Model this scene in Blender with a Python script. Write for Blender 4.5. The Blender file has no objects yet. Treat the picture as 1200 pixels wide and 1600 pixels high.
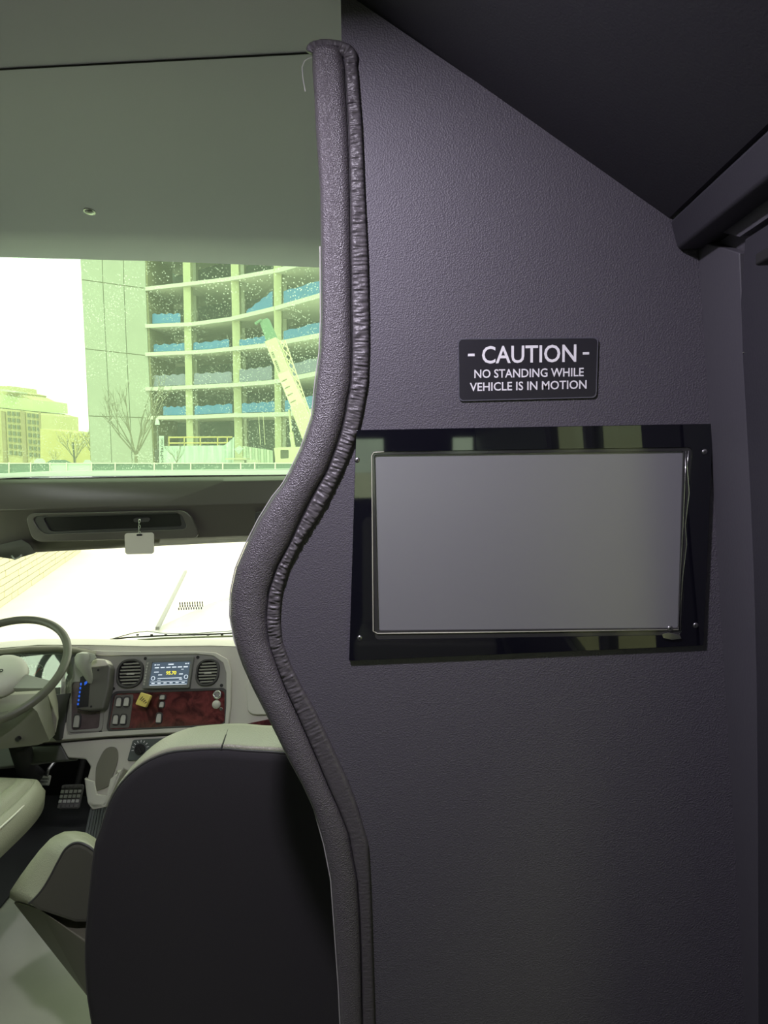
import bpy, bmesh, math, random
from mathutils import Vector as V, Matrix, noise
random.seed(7)
COL = bpy.context.scene.collection
SC = bpy.context.scene
R = math.radians
# ------------------------------------------------------------------ camera
F = 1109.0                      # focal length in pixels of the 1200x1600 frame
CAM = V((0, 0, 1.55))
yaw, pit, rol = R(4), R(-5.5), R(0.8)
fw = V((-math.sin(yaw)*math.cos(pit), math.cos(yaw)*math.cos(pit), math.sin(pit)))
r0 = V((math.cos(yaw), math.sin(yaw), 0)); u0 = r0.cross(fw)
rt = r0*math.cos(rol) - u0*math.sin(rol)
up = r0*math.sin(rol) + u0*math.cos(rol)
cd = bpy.data.cameras.new('camera'); cam = bpy.data.objects.new('camera', cd); COL.objects.link(cam)
cd.sensor_fit = 'VERTICAL'; cd.sensor_height = 36; cd.lens = F/1600*36
cd.clip_start = .02; cd.clip_end = 500
m = Matrix.Identity(4)
for i in range(3):
    m[i][0] = rt[i]; m[i][1] = up[i]; m[i][2] = -fw[i]; m[i][3] = CAM[i]
cam.matrix_world = m
SC.camera = cam
# ------------------------------------------------------------------ colour, exposure
SC.view_settings.view_transform = 'Standard'; SC.view_settings.look = 'None'
SC.view_settings.gamma = 1; SC.view_settings.use_curve_mapping = False
SC.view_settings.exposure = 0.0
SC.cycles.max_bounces = 10; SC.cycles.diffuse_bounces = 5; SC.cycles.transparent_max_bounces = 16
SC.cycles.sample_clamp_indirect = 6; SC.cycles.use_denoising = True
# ------------------------------------------------------------------ sky: bright overcast
wd = bpy.data.worlds.new('overcast_sky'); SC.world = wd; wd.use_nodes = True
nt = wd.node_tree; nt.nodes.clear()
wo = nt.nodes.new('ShaderNodeOutputWorld'); wb = nt.nodes.new('ShaderNodeBackground')
tc = nt.nodes.new('ShaderNodeTexCoord'); nz = nt.nodes.new('ShaderNodeTexNoise'); rp = nt.nodes.new('ShaderNodeValToRGB')
nz.inputs['Scale'].default_value = 2.2; nz.inputs['Detail'].default_value = 5
rp.color_ramp.elements[0].position = .3; rp.color_ramp.elements[0].color = (.74, .76, .80, 1)
rp.color_ramp.elements[1].position = .62; rp.color_ramp.elements[1].color = (1, 1, 1, 1)
nt.links.new(tc.outputs['Generated'], nz.inputs['Vector']); nt.links.new(nz.outputs['Fac'], rp.inputs['Fac'])
nt.links.new(rp.outputs['Color'], wb.inputs['Color']); wb.inputs['Strength'].default_value = 2.75
nt.links.new(wb.outputs[0], wo.inputs[0])
def lamp(name, kind, loc, energy, color, **kw):
    d = bpy.data.lights.new(name, kind); d.energy = energy; d.color = color
    for k, v in kw.items(): setattr(d, k, v)
    o = bpy.data.objects.new(name, d); COL.objects.link(o); o.location = loc
    return o
sun = lamp('sun', 'SUN', (0, 0, 30), 1.6, (1, .96, .88), angle=R(12))
sun.rotation_euler = V((-.35, .62, -.75)).to_track_quat('-Z', 'Y').to_euler()

# ------------------------------------------------------------------ pixel rays
def ray(px, py):
    return (fw + rt*((px-600)/F) + up*((800-py)/F))
def W(px, py, Y):
    d = ray(px, py); return CAM + d*(Y/d.y)
def WX(px, py, X):
    d = ray(px, py); return CAM + d*(X/d.x)
def WZ(px, py, z):
    d = ray(px, py); return CAM + d*((z-CAM.z)/d.z)
def WP(px, py, p, n):
    d = ray(px, py); return CAM + d*((p-CAM).dot(n)/d.dot(n))

# ------------------------------------------------------------------ materials
MATS = {}
def mat(name, col, rough=.6, metal=0, bump=0, bscale=300, var=0, vscale=8, emit=None, estr=1, spec=.5, coat=0, kind='noise'):
    if name in MATS: return MATS[name]
    M = bpy.data.materials.new(name); M.use_nodes = True; t = M.node_tree; b = t.nodes['Principled BSDF']
    b.inputs['Base Color'].default_value = (*col, 1); b.inputs['Roughness'].default_value = rough
    b.inputs['Metallic'].default_value = metal; b.inputs['Specular IOR Level'].default_value = spec
    if coat: b.inputs['Coat Weight'].default_value = coat; b.inputs['Coat Roughness'].default_value = .05
    g = t.nodes.new('ShaderNodeTexCoord')
    if var:
        n = t.nodes.new('ShaderNodeTexNoise'); n.inputs['Scale'].default_value = vscale; n.inputs['Detail'].default_value = 5
        mx = t.nodes.new('ShaderNodeMix'); mx.data_type = 'RGBA'
        mx.inputs[6].default_value = (*[c*(1-var) for c in col], 1); mx.inputs[7].default_value = (*[min(1, c*(1+var)) for c in col], 1)
        t.links.new(g.outputs['Object'], n.inputs['Vector']); t.links.new(n.outputs['Fac'], mx.inputs[0]); t.links.new(mx.outputs[2], b.inputs['Base Color'])
    if bump:
        if kind == 'leather':
            n = t.nodes.new('ShaderNodeTexVoronoi'); n.inputs['Scale'].default_value = bscale; o = n.outputs['Distance']
        else:
            n = t.nodes.new('ShaderNodeTexNoise'); n.inputs['Scale'].default_value = bscale; n.inputs['Detail'].default_value = 3; o = n.outputs['Fac']
        bp = t.nodes.new('ShaderNodeBump'); bp.inputs['Strength'].default_value = bump; bp.inputs['Distance'].default_value = .002
        t.links.new(g.outputs['Object'], n.inputs['Vector']); t.links.new(o, bp.inputs['Height']); t.links.new(bp.outputs[0], b.inputs['Normal'])
    if emit:
        b.inputs['Emission Color'].default_value = (*emit, 1); b.inputs['Emission Strength'].default_value = estr
    MATS[name] = M; return M
def glass(name, tint, refl=.05, dust=0, haze=0):
    M = bpy.data.materials.new(name); M.use_nodes = True; t = M.node_tree; t.nodes.clear()
    out = t.nodes.new('ShaderNodeOutputMaterial'); tr = t.nodes.new('ShaderNodeBsdfTransparent'); gl = t.nodes.new('ShaderNodeBsdfGlossy')
    tr.inputs[0].default_value = (*tint, 1); gl.inputs['Roughness'].default_value = .02
    mx = t.nodes.new('ShaderNodeMixShader'); mx.inputs[0].default_value = refl
    t.links.new(tr.outputs[0], mx.inputs[1]); t.links.new(gl.outputs[0], mx.inputs[2]); last = mx.outputs[0]
    if dust:
        g = t.nodes.new('ShaderNodeTexCoord'); vo = t.nodes.new('ShaderNodeTexVoronoi'); vo.inputs['Scale'].default_value = 120
        cr = t.nodes.new('ShaderNodeValToRGB'); cr.color_ramp.elements[0].position = .13; cr.color_ramp.elements[0].color = (1, 1, 1, 1)
        cr.color_ramp.elements[1].position = .30; cr.color_ramp.elements[1].color = (0, 0, 0, 1)
        n2 = t.nodes.new('ShaderNodeTexNoise'); n2.inputs['Scale'].default_value = 9; n2.inputs['Detail'].default_value = 4
        c2 = t.nodes.new('ShaderNodeValToRGB'); c2.color_ramp.elements[0].position = .38; c2.color_ramp.elements[1].position = .62
        mu = t.nodes.new('ShaderNodeMath'); mu.operation = 'MULTIPLY'; m2 = t.nodes.new('ShaderNodeMath'); m2.operation = 'MULTIPLY_ADD'
        m2.inputs[1].default_value = dust; m2.inputs[2].default_value = haze
        t.links.new(g.outputs['Object'], vo.inputs['Vector']); t.links.new(g.outputs['Object'], n2.inputs['Vector'])
        t.links.new(vo.outputs['Distance'], cr.inputs[0]); t.links.new(n2.outputs['Fac'], c2.inputs[0])
        t.links.new(cr.outputs[0], mu.inputs[0]); t.links.new(c2.outputs[0], mu.inputs[1]); t.links.new(mu.outputs[0], m2.inputs[0])
        df = t.nodes.new('ShaderNodeBsdfTranslucent'); df.inputs[0].default_value = (.8, .95, .7, 1)
        m3 = t.nodes.new('ShaderNodeMixShader'); t.links.new(m2.outputs[0], m3.inputs[0]); t.links.new(last, m3.inputs[1]); t.links.new(df.outputs[0], m3.inputs[2]); last = m3.outputs[0]
    t.links.new(last, out.inputs[0]); return M

VINYL = mat('charcoal_vinyl', (.088, .082, .098), .55, bump=.35, bscale=420, kind='leather')
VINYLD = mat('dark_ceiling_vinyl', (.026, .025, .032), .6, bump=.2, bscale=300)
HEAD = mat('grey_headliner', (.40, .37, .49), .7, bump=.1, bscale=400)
PAD = mat('grained_black_leather', (.095, .085, .095), .44, bump=.6, bscale=520, kind='leather', spec=1.0)
WELT = mat('gathered_leather', (.085, .078, .084), .42, bump=.35, bscale=300)
PALE_EDGE = mat('pale_vinyl_lit_edge', (.45, .44, .42), .5)
TRIM = mat('dark_plastic_trim', (.07, .068, .078), .5, bump=.15, bscale=200)
BLACKG = mat('gloss_black_acrylic', (.006, .006, .010), .03, spec=1.0)
SCREEN = mat('matte_display', (.30, .30, .32), .28, metal=.35, spec=.9)
CHROME = mat('chrome', (.75, .75, .73), .18, metal=1)
STEEL = mat('brushed_steel', (.4, .4, .4), .35, metal=1)
SIGNP = mat('sign_plate', (.022, .021, .027), .35)
WHITE = mat('white_print', (.85, .84, .86), .5)
BEIGE = mat('beige_dash_plastic', (.60, .59, .51), .5, bump=.1, bscale=500)
BEIGED = mat('grey_dash_plastic', (.33, .33, .29), .5, bump=.1, bscale=500)
DARKP = mat('dark_grey_plastic', (.06, .06, .055), .45)
BLACK = mat('black_rubber', (.012, .012, .012), .6)
BLACKV = mat('black_void', (.01, .01, .01), .8)
OLIVEL = mat('light_grey_leather', (.38, .38, .28), .34, bump=.35, bscale=330, kind='leather')
SEATD = mat('dark_seat_fabric', (.028, .026, .028), .85, bump=.3, bscale=700)
CONS = mat('console_plastic', (.12, .113, .095), .25, spec=.6)
CONSD = mat('console_recess', (.015, .015, .014), .25)
MATF = mat('black_floor_rubber', (.02, .022, .022), .55, bump=.2, bscale=60)
FLOORG = mat('grey_floor_vinyl', (.42, .43, .35), .28, var=.25, vscale=3)
IVORY = mat('ivory_plastic', (.82, .8, .68), .4)
YEL = mat('yellow_plastic', (.85, .7, .18), .45)
CONC = mat('pale_concrete', (.31, .32, .285), .9, var=.1, vscale=.4)
SLAB = mat('slab_concrete', (.5, .5, .46), .9)
COLM = mat('column_concrete', (.42, .43, .36), .9)
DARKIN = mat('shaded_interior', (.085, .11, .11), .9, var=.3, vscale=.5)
BLUE = mat('blue_tarp', (.045, .17, .36), .7, var=.2, vscale=.6)
GREYT = mat('grey_tarp', (.17, .18, .26), .7, var=.2, vscale=.6)
CREAM = mat('cream_masonry', (.40, .36, .2), .9)
BRICKD = mat('brown_brick', (.24, .2, .12), .9, var=.15, vscale=.5)
WINF = mat('dark_window_pane', (.09, .1, .07), .3)
YELW = mat('yellow_stucco', (.40, .35, .16), .9)
CRANE = mat('cream_crane_paint', (.5, .48, .34), .4)
CRANED = mat('dark_green_boom', (.12, .22, .15), .5)
BARK = mat('bark', (.17, .16, .12), .9)
WHITEP = mat('white_hood_paint', (.85, .86, .84), .25, coat=.5)
ROAD = mat('pale_paving', (.7, .64, .55), .9, var=.12, vscale=1.2)
STONE = mat('yellow_stone', (.62, .59, .42), .9, var=.12, vscale=4)
MORT = mat('mortar', (.2, .19, .12), .95)
TARP = mat('white_sheeting', (.42, .5, .46), .6, var=.08, vscale=.5)
FENCE = mat('dark_fence_mesh', (.10, .15, .13), .8)
POST = mat('galvanised_post', (.55, .58, .5), .6)
SKIN = mat('skin', (.42, .22, .14), .55)
def wood():
    M = mat('burl_wood', (.14, .045, .035), .22, coat=.6); t = M.node_tree; b = t.nodes['Principled BSDF']
    g = t.nodes.new('ShaderNodeTexCoord'); w = t.nodes.new('ShaderNodeTexNoise'); w.inputs['Scale'].default_value = 14; w.inputs['Detail'].default_value = 8; w.inputs['Distortion'].default_value = 2.5
    c = t.nodes.new('ShaderNodeValToRGB'); c.color_ramp.elements[0].position = .35; c.color_ramp.elements[0].color = (.055, .012, .014, 1)
    c.color_ramp.elements[1].position = .68; c.color_ramp.elements[1].color = (.21, .05, .048, 1)
    t.links.new(g.outputs['Object'], w.inputs['Vector']); t.links.new(w.outputs['Fac'], c.inputs[0]); t.links.new(c.outputs[0], b.inputs['Base Color'])
    return M
WOOD = wood()

# ------------------------------------------------------------------ object helpers
ORG = {}
def tag(o, label=None, cat=None, group=None, kind=None):
    if label: o['label'] = label
    if cat: o['category'] = cat
    if group: o['group'] = group
    if kind: o['kind'] = kind
    return o
def thing(name, loc, label, cat, group=None):
    o = bpy.data.objects.new(name, None); COL.objects.link(o); o.location = loc; ORG[o.name] = V(loc)
    o.empty_display_size = .05
    return tag(o, label, cat, group)
def link(name, verts, faces, material, parent=None, smooth=False, bevel=0, seg=2, sub=0):
    if parent is not None: org = ORG[parent.name]
    else:
        org = V((sum(v[0] for v in verts)/len(verts), sum(v[1] for v in verts)/len(verts), min(v[2] for v in verts)))
    me = bpy.data.meshes.new(name); me.from_pydata([tuple(V(v)-org) for v in verts], [], faces)
    bm = bmesh.new(); bm.from_mesh(me); bmesh.ops.recalc_face_normals(bm, faces=bm.faces); bm.to_mesh(me); bm.free()
    me.materials.append(material)
    if smooth: me.shade_smooth()
    o = bpy.data.objects.new(name, me); COL.objects.link(o); ORG[o.name] = org
    if parent is not None: o.parent = parent
    else: o.location = org
    if bevel:
        b = o.modifiers.new('bevel', 'BEVEL'); b.width = bevel; b.segments = seg; b.limit_method = 'ANGLE'; b.angle_limit = R(35)
        me.shade_smooth()
        try: b.harden_normals = True
        except Exception: pass
    if sub:
        s = o.modifiers.new('sub', 'SUBSURF'); s.levels = sub; s.render_levels = sub; me.shade_smooth()
    return o
class MB:
    def __init__(s): s.v = []; s.f = []
    def add(s, vs, fs):
        n = len(s.v); s.v += [V(v) for v in vs]; s.f += [tuple(i+n for i in f) for f in fs]; return s
    def box(s, lo, hi):
        x0, y0, z0 = lo; x1, y1, z1 = hi
        return s.add([(x0,y0,z0),(x1,y0,z0),(x1,y1,z0),(x0,y1,z0),(x0,y0,z1),(x1,y0,z1),(x1,y1,z1),(x0,y1,z1)],
                     [(0,3,2,1),(4,5,6,7),(0,1,5,4),(1,2,6,5),(2,3,7,6),(3,0,4,7)])
    def obox(s, c, ax, ay, az):   # centre and half axes
        c, ax, ay, az = map(V, (c, ax, ay, az))
        vs = [c+ax*i+ay*j+az*k for k in (-1, 1) for i, j in ((-1,-1),(1,-1),(1,1),(-1,1))]
        return s.add(vs, [(0,3,2,1),(4,5,6,7),(0,1,5,4),(1,2,6,5),(2,3,7,6),(3,0,4,7)])
    def slab(s, pts, n, a, b):
        n = V(n).normalized(); k = len(pts); pts = [V(p) for p in pts]
        fs = [tuple(range(k)), tuple(range(2*k-1, k-1, -1))] + [(i, (i+1) % k, k+(i+1) % k, k+i) for i in range(k)]
        return s.add([p+n*a for p in pts]+[p+n*b for p in pts], fs)
    def ring(s, po, pi, n, a, b):
        n = V(n).normalized(); k = len(po); po = [V(p) for p in po]; pi = [V(p) for p in pi]
        vs = [p+n*a for p in po]+[p+n*b for p in po]+[p+n*a for p in pi]+[p+n*b for p in pi]; fs = []
        for i in range(k):
            j = (i+1) % k
            fs += [(i, j, k+j, k+i), (2*k+i, 3*k+i, 3*k+j, 2*k+j), (k+i, k+j, 3*k+j, 3*k+i), (i, 2*k+i, 2*k+j, j)]
        return s.add(vs, fs)
    def loft(s, rows, closed=True, cap=True):
        k = len(rows[0]); vs = [p for r in rows for p in r]; fs = []
        for r in range(len(rows)-1):
            for i in range(k if closed else k-1):
                j = (i+1) % k; fs.append((r*k+i, r*k+j, (r+1)*k+j, (r+1)*k+i))
        if cap and closed: fs += [tuple(range(k-1, -1, -1)), tuple(range((len(rows)-1)*k, len(rows)*k))]
        return s.add(vs, fs)
    def tube(s, pts, r, n=8, rend=None):
        pts = [V(p) for p in pts]; rows = []; prev = None
        for i, p in enumerate(pts):
            t = (pts[min(i+1, len(pts)-1)]-pts[max(i-1, 0)]).normalized()
            a = prev if prev is not None else (V((0, 0, 1)) if abs(t.z) < .9 else V((1, 0, 0)))
            x = (a - t*a.dot(t)).normalized(); prev = x; y = t.cross(x)
            rr = r if rend is None else r+(rend-r)*i/(len(pts)-1)
            rows.append([p+x*rr*math.cos(2*math.pi*q/n)+y*rr*math.sin(2*math.pi*q/n) for q in range(n)])
        return s.loft(rows)
    def torus(s, c, nrm, Rr, r, nn=64, m=12):
        nrm = V(nrm).normalized(); a = V((1, 0, 0)); x = (a-nrm*a.dot(nrm)).normalized(); y = nrm.cross(x); vs = []; fs = []
        for i in range(nn):
            t = 2*math.pi*i/nn; d = x*math.cos(t)+y*math.sin(t)
            for j in range(m):
                q = 2*math.pi*j/m; vs.append(V(c)+d*(Rr+r*math.cos(q))+nrm*r*math.sin(q))
        for i in range(nn):
            for j in range(m):
                fs.append((i*m+j, ((i+1) % nn)*m+j, ((i+1) % nn)*m+(j+1) % m, i*m+(j+1) % m))
        return s.add(vs, fs)
    def disc(s, c, n, r, a, b, k=20):
        n = V(n).normalized(); q = V((1, 0, 0)) if abs(n.x) < .9 else V((0, 1, 0)); x = (q-n*q.dot(n)).normalized(); y = n.cross(x)
        return s.slab([V(c)+x*r*math.cos(2*math.pi*i/k)+y*r*math.sin(2*math.pi*i/k) for i in range(k)], n, a, b)
    def dome(s, c, n, r, h, k=16, m=5, base=0):
        n = V(n).normalized(); q = V((1, 0, 0)) if abs(n.x) < .9 else V((0, 1, 0)); x = (q-n*q.dot(n)).normalized(); y = n.cross(x); rows = []
        for j in range(m+1):
            t = j/m*math.pi/2*.97
            rows.append([V(c)+n*(base+h*math.sin(t))+(x*math.cos(2*math.pi*i/k)+y*math.sin(2*math.pi*i/k))*r*math.cos(t) for i in range(k)])
        rows.insert(0, [V(c)+(p-V(c))-n*(base) for p in rows[0]]) if base else None
        return s.loft(rows)
    def hull(s, pts):
        bm = bmesh.new(); vs = [bm.verts.new(p) for p in pts]; bmesh.ops.convex_hull(bm, input=vs)
        bmesh.ops.delete(bm, geom=[v for v in bm.verts if not v.link_faces], context='VERTS'); bm.verts.index_update()
        a = [v.co.copy() for v in bm.verts]; f = [tuple(v.index for v in q.verts) for q in bm.faces]; bm.free(); return s.add(a, f)
    def build(s, name, material, parent=None, **kw): return link(name, s.v, s.f, material, parent, **kw)
def rq(c, rx, ry=None, n=5):
    """rounded quad: corners TL,TR,BR,BL (2-D), corner radius as a fraction of width and height"""
    ry = rx if ry is None else ry; out = []
    for cx, cy, a0 in ((1-rx, ry, -90), (1-rx, 1-ry, 0), (rx, 1-ry, 90), (rx, ry, 180)):
        for i in range(n+1):
            a = R(a0+90*i/n); u = cx+rx*math.cos(a); v = cy+ry*math.sin(a)
            out.append(tuple((c[0][k]*(1-u)+c[1][k]*u)*(1-v)+(c[3][k]*(1-u)+c[2][k]*u)*v for k in (0, 1)))
    return out
def interp(tab, y):
    if y <= tab[0][0]: return tab[0][1]
    for (a, b), (c, d) in zip(tab, tab[1:]):
        if y <= c: return b+(d-b)*(y-a)/(c-a)
    return tab[-1][1]
def catmull(P, n):
    P = [V(p) for p in P]; out = []
    for i in range(len(P)-1):
        a, b, c, d = P[max(i-1, 0)], P[i], P[i+1], P[min(i+2, len(P)-1)]
        for k in range(n):
            t = k/n; out.append(.5*((2*b)+(c-a)*t+(2*a-5*b+4*c-d)*t*t+(3*b-a-3*c+d)*t**3))
    out.append(P[-1]); return out
def text(name, body, origin, xd, yd, height, material, parent, width=None, depth=.0006, align='CENTER', bold=0):
    cu = bpy.data.curves.new('lettering', 'FONT'); cu.body = body; cu.align_x = align; cu.align_y = 'CENTER'; cu.extrude = .01; cu.resolution_u = 3; cu.offset = bold
    ob = bpy.data.objects.new('t', cu); COL.objects.link(ob); dg = bpy.context.evaluated_depsgraph_get(); dg.update()
    me = bpy.data.meshes.new_from_object(ob.evaluated_get(dg)); bpy.data.objects.remove(ob)
    xs = [v.co.x for v in me.vertices]; ys = [v.co.y for v in me.vertices]
    sy = height/(max(ys)-min(ys)); sx = width/(max(xs)-min(xs)) if width else sy
    cx = (max(xs)+min(xs))/2 if align == 'CENTER' else 0; cy = (max(ys)+min(ys))/2
    xd = V(xd).normalized(); yd = V(yd).normalized(); nd = xd.cross(yd)
    vs = [V(origin)+xd*(v.co.x-cx)*sx+yd*(v.co.y-cy)*sy+nd*(depth*.5*(1+v.co.z/.01)) for v in me.vertices]
    fs = [tuple(p.vertices) for p in me.polygons]; bpy.data.meshes.remove(me)
    return link(name, vs, fs, material, parent)
def struct(o): o['kind'] = 'structure'; return o

# ================================================================== SHELL OF THE BUS
PY = 1.10                                     # partition plane
CX0, CX1 = -1.98, .42                         # body sides
WA = W(1094, 410, PY); WB = W(1136, 1100, PY); WNR = (WB-WA).cross(V((0, 1, 0))).normalized()
def pw(x, y, dy=0): return W(x, y, PY+dy)
EDGE_L = [(86,487),(110,487),(150,490),(200,492),(300,499),(400,500.5),(500,501),(550,499),(600,492),(650,487),(700,470),(737,452),(757,441),(775,426),(812,403),(850,384),(887,368),(925,360),(962,359),(1000,366),(1037,379),(1075,396),(1112,415),(1150,434),(1187,452),(1225,473),(1262,490),(1319,506),(1375,517),(1431,521),(1488,525),(1544,529),(1700,536)]
EDGE_S = [(86,536),(110,540),(200,545),(300,548),(400,549),(550,551),(600,549),(625,544),(650,540),(675,534),(700,526),(737,512),(775,490),(812,471),(850,454),(887,434),(925,421),(962,417),(1000,420),(1037,432),(1075,447),(1112,464),(1150,481),(1187,497),(1225,513),(1262,530),(1300,545),(1375,559),(1431,563),(1488,565),(1700,569)]
EDGE_R = [(86,555),(110,559),(200,566),(300,570),(400,575),(500,577),(550,577),(600,575),(650,566),(675,560),(700,551),(737,535),(775,517),(800,503),(850,470),(887,452),(925,441),(962,438),(1000,441),(1037,454),(1075,473),(1112,494),(1150,512),(1187,529),(1225,547),(1262,560),(1319,576),(1375,579),(1431,581),(1500,583),(1700,589)]
# partition panel: left side follows the trim, right side meets the body side, top follows the coved roof
pp = []
ys = list(range(100, 1701, 25))
for y in ys: pp.append(pw(interp(EDGE_S, y)-4, y))
seam = [p.copy() for p in pp]
bl = pp[-1]; low = V((bl.x, PY, 0.02))
poly = [low]+list(reversed(pp))
ztop = 2.205
poly += [V((pp[0].x, PY, ztop)), V((-.12, PY, ztop)), pw(1047, 334), V((WA.x-.02, PY, pw(1045, 340).z-.03)), V((WA.x+.03, PY, WA.z)), V((WB.x+.004, PY, WB.z)), V((WB.x+(WB.x-WA.x)/(WA.z-WB.z)*(WB.z-.02)+.004, PY, .02))]
wf = struct(MB().slab(poly, (0, 1, 0), 0, .035).build('wall_front', VINYL))
tag(wf, 'black grained vinyl partition carrying the screen and the caution sign', 'wall')

# edge trim thing (padding, gathered welt, painted grazing-light edge)
tp = thing('padded_edge_trim', (-.25, PY, .1), 'black leather padded trim roll following the S-curved partition edge', 'trim')
rows = []
yy = [80+ i*7.0 for i in range(0, 233)]
prof = [(1.0, .004), (.985, .000), (.93, -.008), (.8, -.013), (.6, -.0155), (.4, -.016), (.22, -.0145), (.1, -.010), (.03, -.003), (0, .008), (0, .03), (.06, .055), (.3, .062), (.7, .062), (1.0, .05)]
for y in yy:
    L = pw(interp(EDGE_L, y), y); S = pw(interp(EDGE_S, y), y)
    rows.append([V((L.x+(S.x-L.x)*t, PY+d, L.z)) for t, d in prof])
MB().loft(rows).build('padding', PAD, tp, smooth=True)
# welt centre path with crinkles
cen = []; wid = []
for y in range(1700, 99, -12):
    a, b = interp(EDGE_S, y), interp(EDGE_R, y); cen.append(pw((a+b)/2, y)); wid.append((pw(b, y)-pw(a, y)).length)
for (x, y, w) in ((549, 93, 20), (545, 84, 19), (537, 79, 19), (524, 76, 20), (505, 75, 20), (490, 78, 19), (486, 84, 14)):
    cen.append(pw(x, y)); wid.append(w/1000)
cc = catmull(cen, 10); ww = []
for i in range(len(cc)):
    f = i/10; k = min(int(f), len(wid)-2); ww.append(wid[k]+(wid[k+1]-wid[k])*(f-k) if k+1 < len(wid) else wid[-1])
rows = []; s = 0
for i, p in enumerate(cc):
    t = (cc[min(i+1, len(cc)-1)]-cc[max(i-1, 0)]).normalized(); nx = V((0, -1, 0)).cross(t).normalized()
    if i: s += (cc[i]-cc[i-1]).length
    if nx.x < 0 and p.z < 2.05: nx = -nx
    # perpendicular half width corrected for the slope of the strip
    hw = ww[i]*.5*abs(nx.x) if p.z < 2.04 else ww[i]*.5
    r = []
    for j in range(11):
        q = -1+2*j/10; bul = max(0, 1-abs(q)**3.5)**.5+.1
        cr = (noise.noise(V((s*330, q*.8, 3)))*.8+noise.noise(V((s*120, q*1.3, 9)))*.5)*.0032*min(bul, 1)*min(1, max(.12, (p.z-1.0)/.25))
        r.append(p+nx*q*hw+V((0, -.004-.0045*bul-cr, 0)))
    r += [p+nx*hw+V((0, .004, 0)), p-nx*hw+V((0, .004, 0))]
    rows.append(r)
MB().loft(rows).build('gathered_welt', WELT, tp, smooth=True)
MB().tube([pw(interp(EDGE_L, y)-.3, y, .010) for y in range(385, 1701, 8)], .0011, 6).build('grazing_light_edge', PALE_EDGE, tp, smooth=True)  # pale vinyl edge line, with the grazing light put into its colour
MB().tube([pw(interp(EDGE_S, y)-.5, y, -.006) for y in range(110, 1690, 8)], .0007, 5).build('stitched_seam', BLACK, tp)
MB().tube([pw(x, y, .02) for x, y in ((489,90),(483,91),(476,95),(472,105),(473,120),(477,143))], .0008, 5).build('loose_thread', PALE_EDGE, tp)

# right side: body side with pillar, door and upper trim box
if WNR.x < 0: WNR = -WNR                       # outward normal of the leaning body side
def sx(px, py, dx=0): return WP(px, py, WA+WNR*dx, WNR)
def SW(y, z, dx=0): t = (z-WA.z)/(WB.z-WA.z); p = WA.lerp(WB, t); return V((p.x, y, z))+WNR*dx
wr = MB()
for (y0, y1, z0, z1) in ((-5, -.55, 0, 2.3), (-.55, .74, 0, .80), (-.55, .74, 1.66, 2.3), (.74, 2.95, 0, 2.3), (.12, .16, .80, 1.66)):
    wr.slab([SW(y0, z0), SW(y1, z0), SW(y1, z1), SW(y0, z1)], WNR, .012, .06)
# panels on it, with the seam next to the pillar left open
struct(wr.build('wall_right', TRIM))
seamp = [(1157,395),(1160,470),(1163,560),(1168,650),(1174,760),(1180,900),(1184,1050),(1186,1250),(1187,1700)]
pil = [sx(x-1.0, y) for x, y in seamp]
bot = pil[-1]
t1 = MB().slab([SW(PY+.002, 1.84), *pil, SW(bot.y, .02), SW(PY+.002, .02)], WNR, -.001, .012)
struct(t1.build('trim_1', TRIM, bevel=.002))
tag(bpy.data.objects['trim_1'], 'dark vertical pillar strip in the corner right of the screen', 'trim')
door = [sx(x+1.2, y) for x, y in seamp]
dz = door[0].z
d1 = MB().slab([SW(door[0].y-.02, dz+.012), *door[1:], SW(door[-1].y, .03), SW(.745, .03), SW(.745, dz+.012)], WNR, -.004, .012)
dd = struct(d1.build('door_1', VINYLD, bevel=.003)); tag(dd, 'dark closet door leaf at the far right edge', 'door')
h = MB(); hp = sx(1199, 404, -.016); h.obox(hp+V((0, -.03, 0)), (.012, 0, 0), (0, .035, 0), (0, 0, .007)); h.build('door_handle', BLACK, dd, bevel=.003)
h = MB(); hp = sx(1162.5, 551, -.004); h.dome(hp, (-1, 0, 0), .0012, .002); h.build('screw', CHROME, dd)
# header strip above the door leaf
hb = MB().slab([SW(PY, 1.86), SW(door[0].y, dz+.02), SW(-.55, dz+.02), SW(-.55, 1.86)], WNR, -.001, .012)
struct(hb.build('trim_3', TRIM)); tag(bpy.data.objects['trim_3'], 'narrow header strip over the closet door', 'trim')
# upper trim box (valance) along the right side
tl = pw(1045, 345); bl_ = pw(1057, 392)
vb = MB().slab([V((tl.x, PY, tl.z)), V((CX1+.02, PY, tl.z)), V((CX1+.02, PY, bl_.z)), V((tl.x+.012, PY, bl_.z))], (0, 1, 0), -6.0, -.001)
struct(vb.build('trim_2', VINYLD, bevel=.006)); tag(bpy.data.objects['trim_2'], 'dark padded box trim running along the right roof edge', 'trim')

# ceiling: flat part and the coved slope down to the right side
cz = W(240, 96, 1.262).z
sec = [(CX0-.05, cz+.04), (-.17, cz+.04), (-.13, cz+.006), (tl.x, tl.z+.004), (tl.x+.1, tl.z+.004), (tl.x+.1, tl.z+.06), (-.02, 2.33), (CX0-.05, 2.33)]
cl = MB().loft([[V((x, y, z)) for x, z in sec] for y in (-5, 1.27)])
struct(cl.build('ceiling', VINYLD)); tag(bpy.data.objects['ceiling'], 'dark roof lining above the cabin', 'ceiling')
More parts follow.
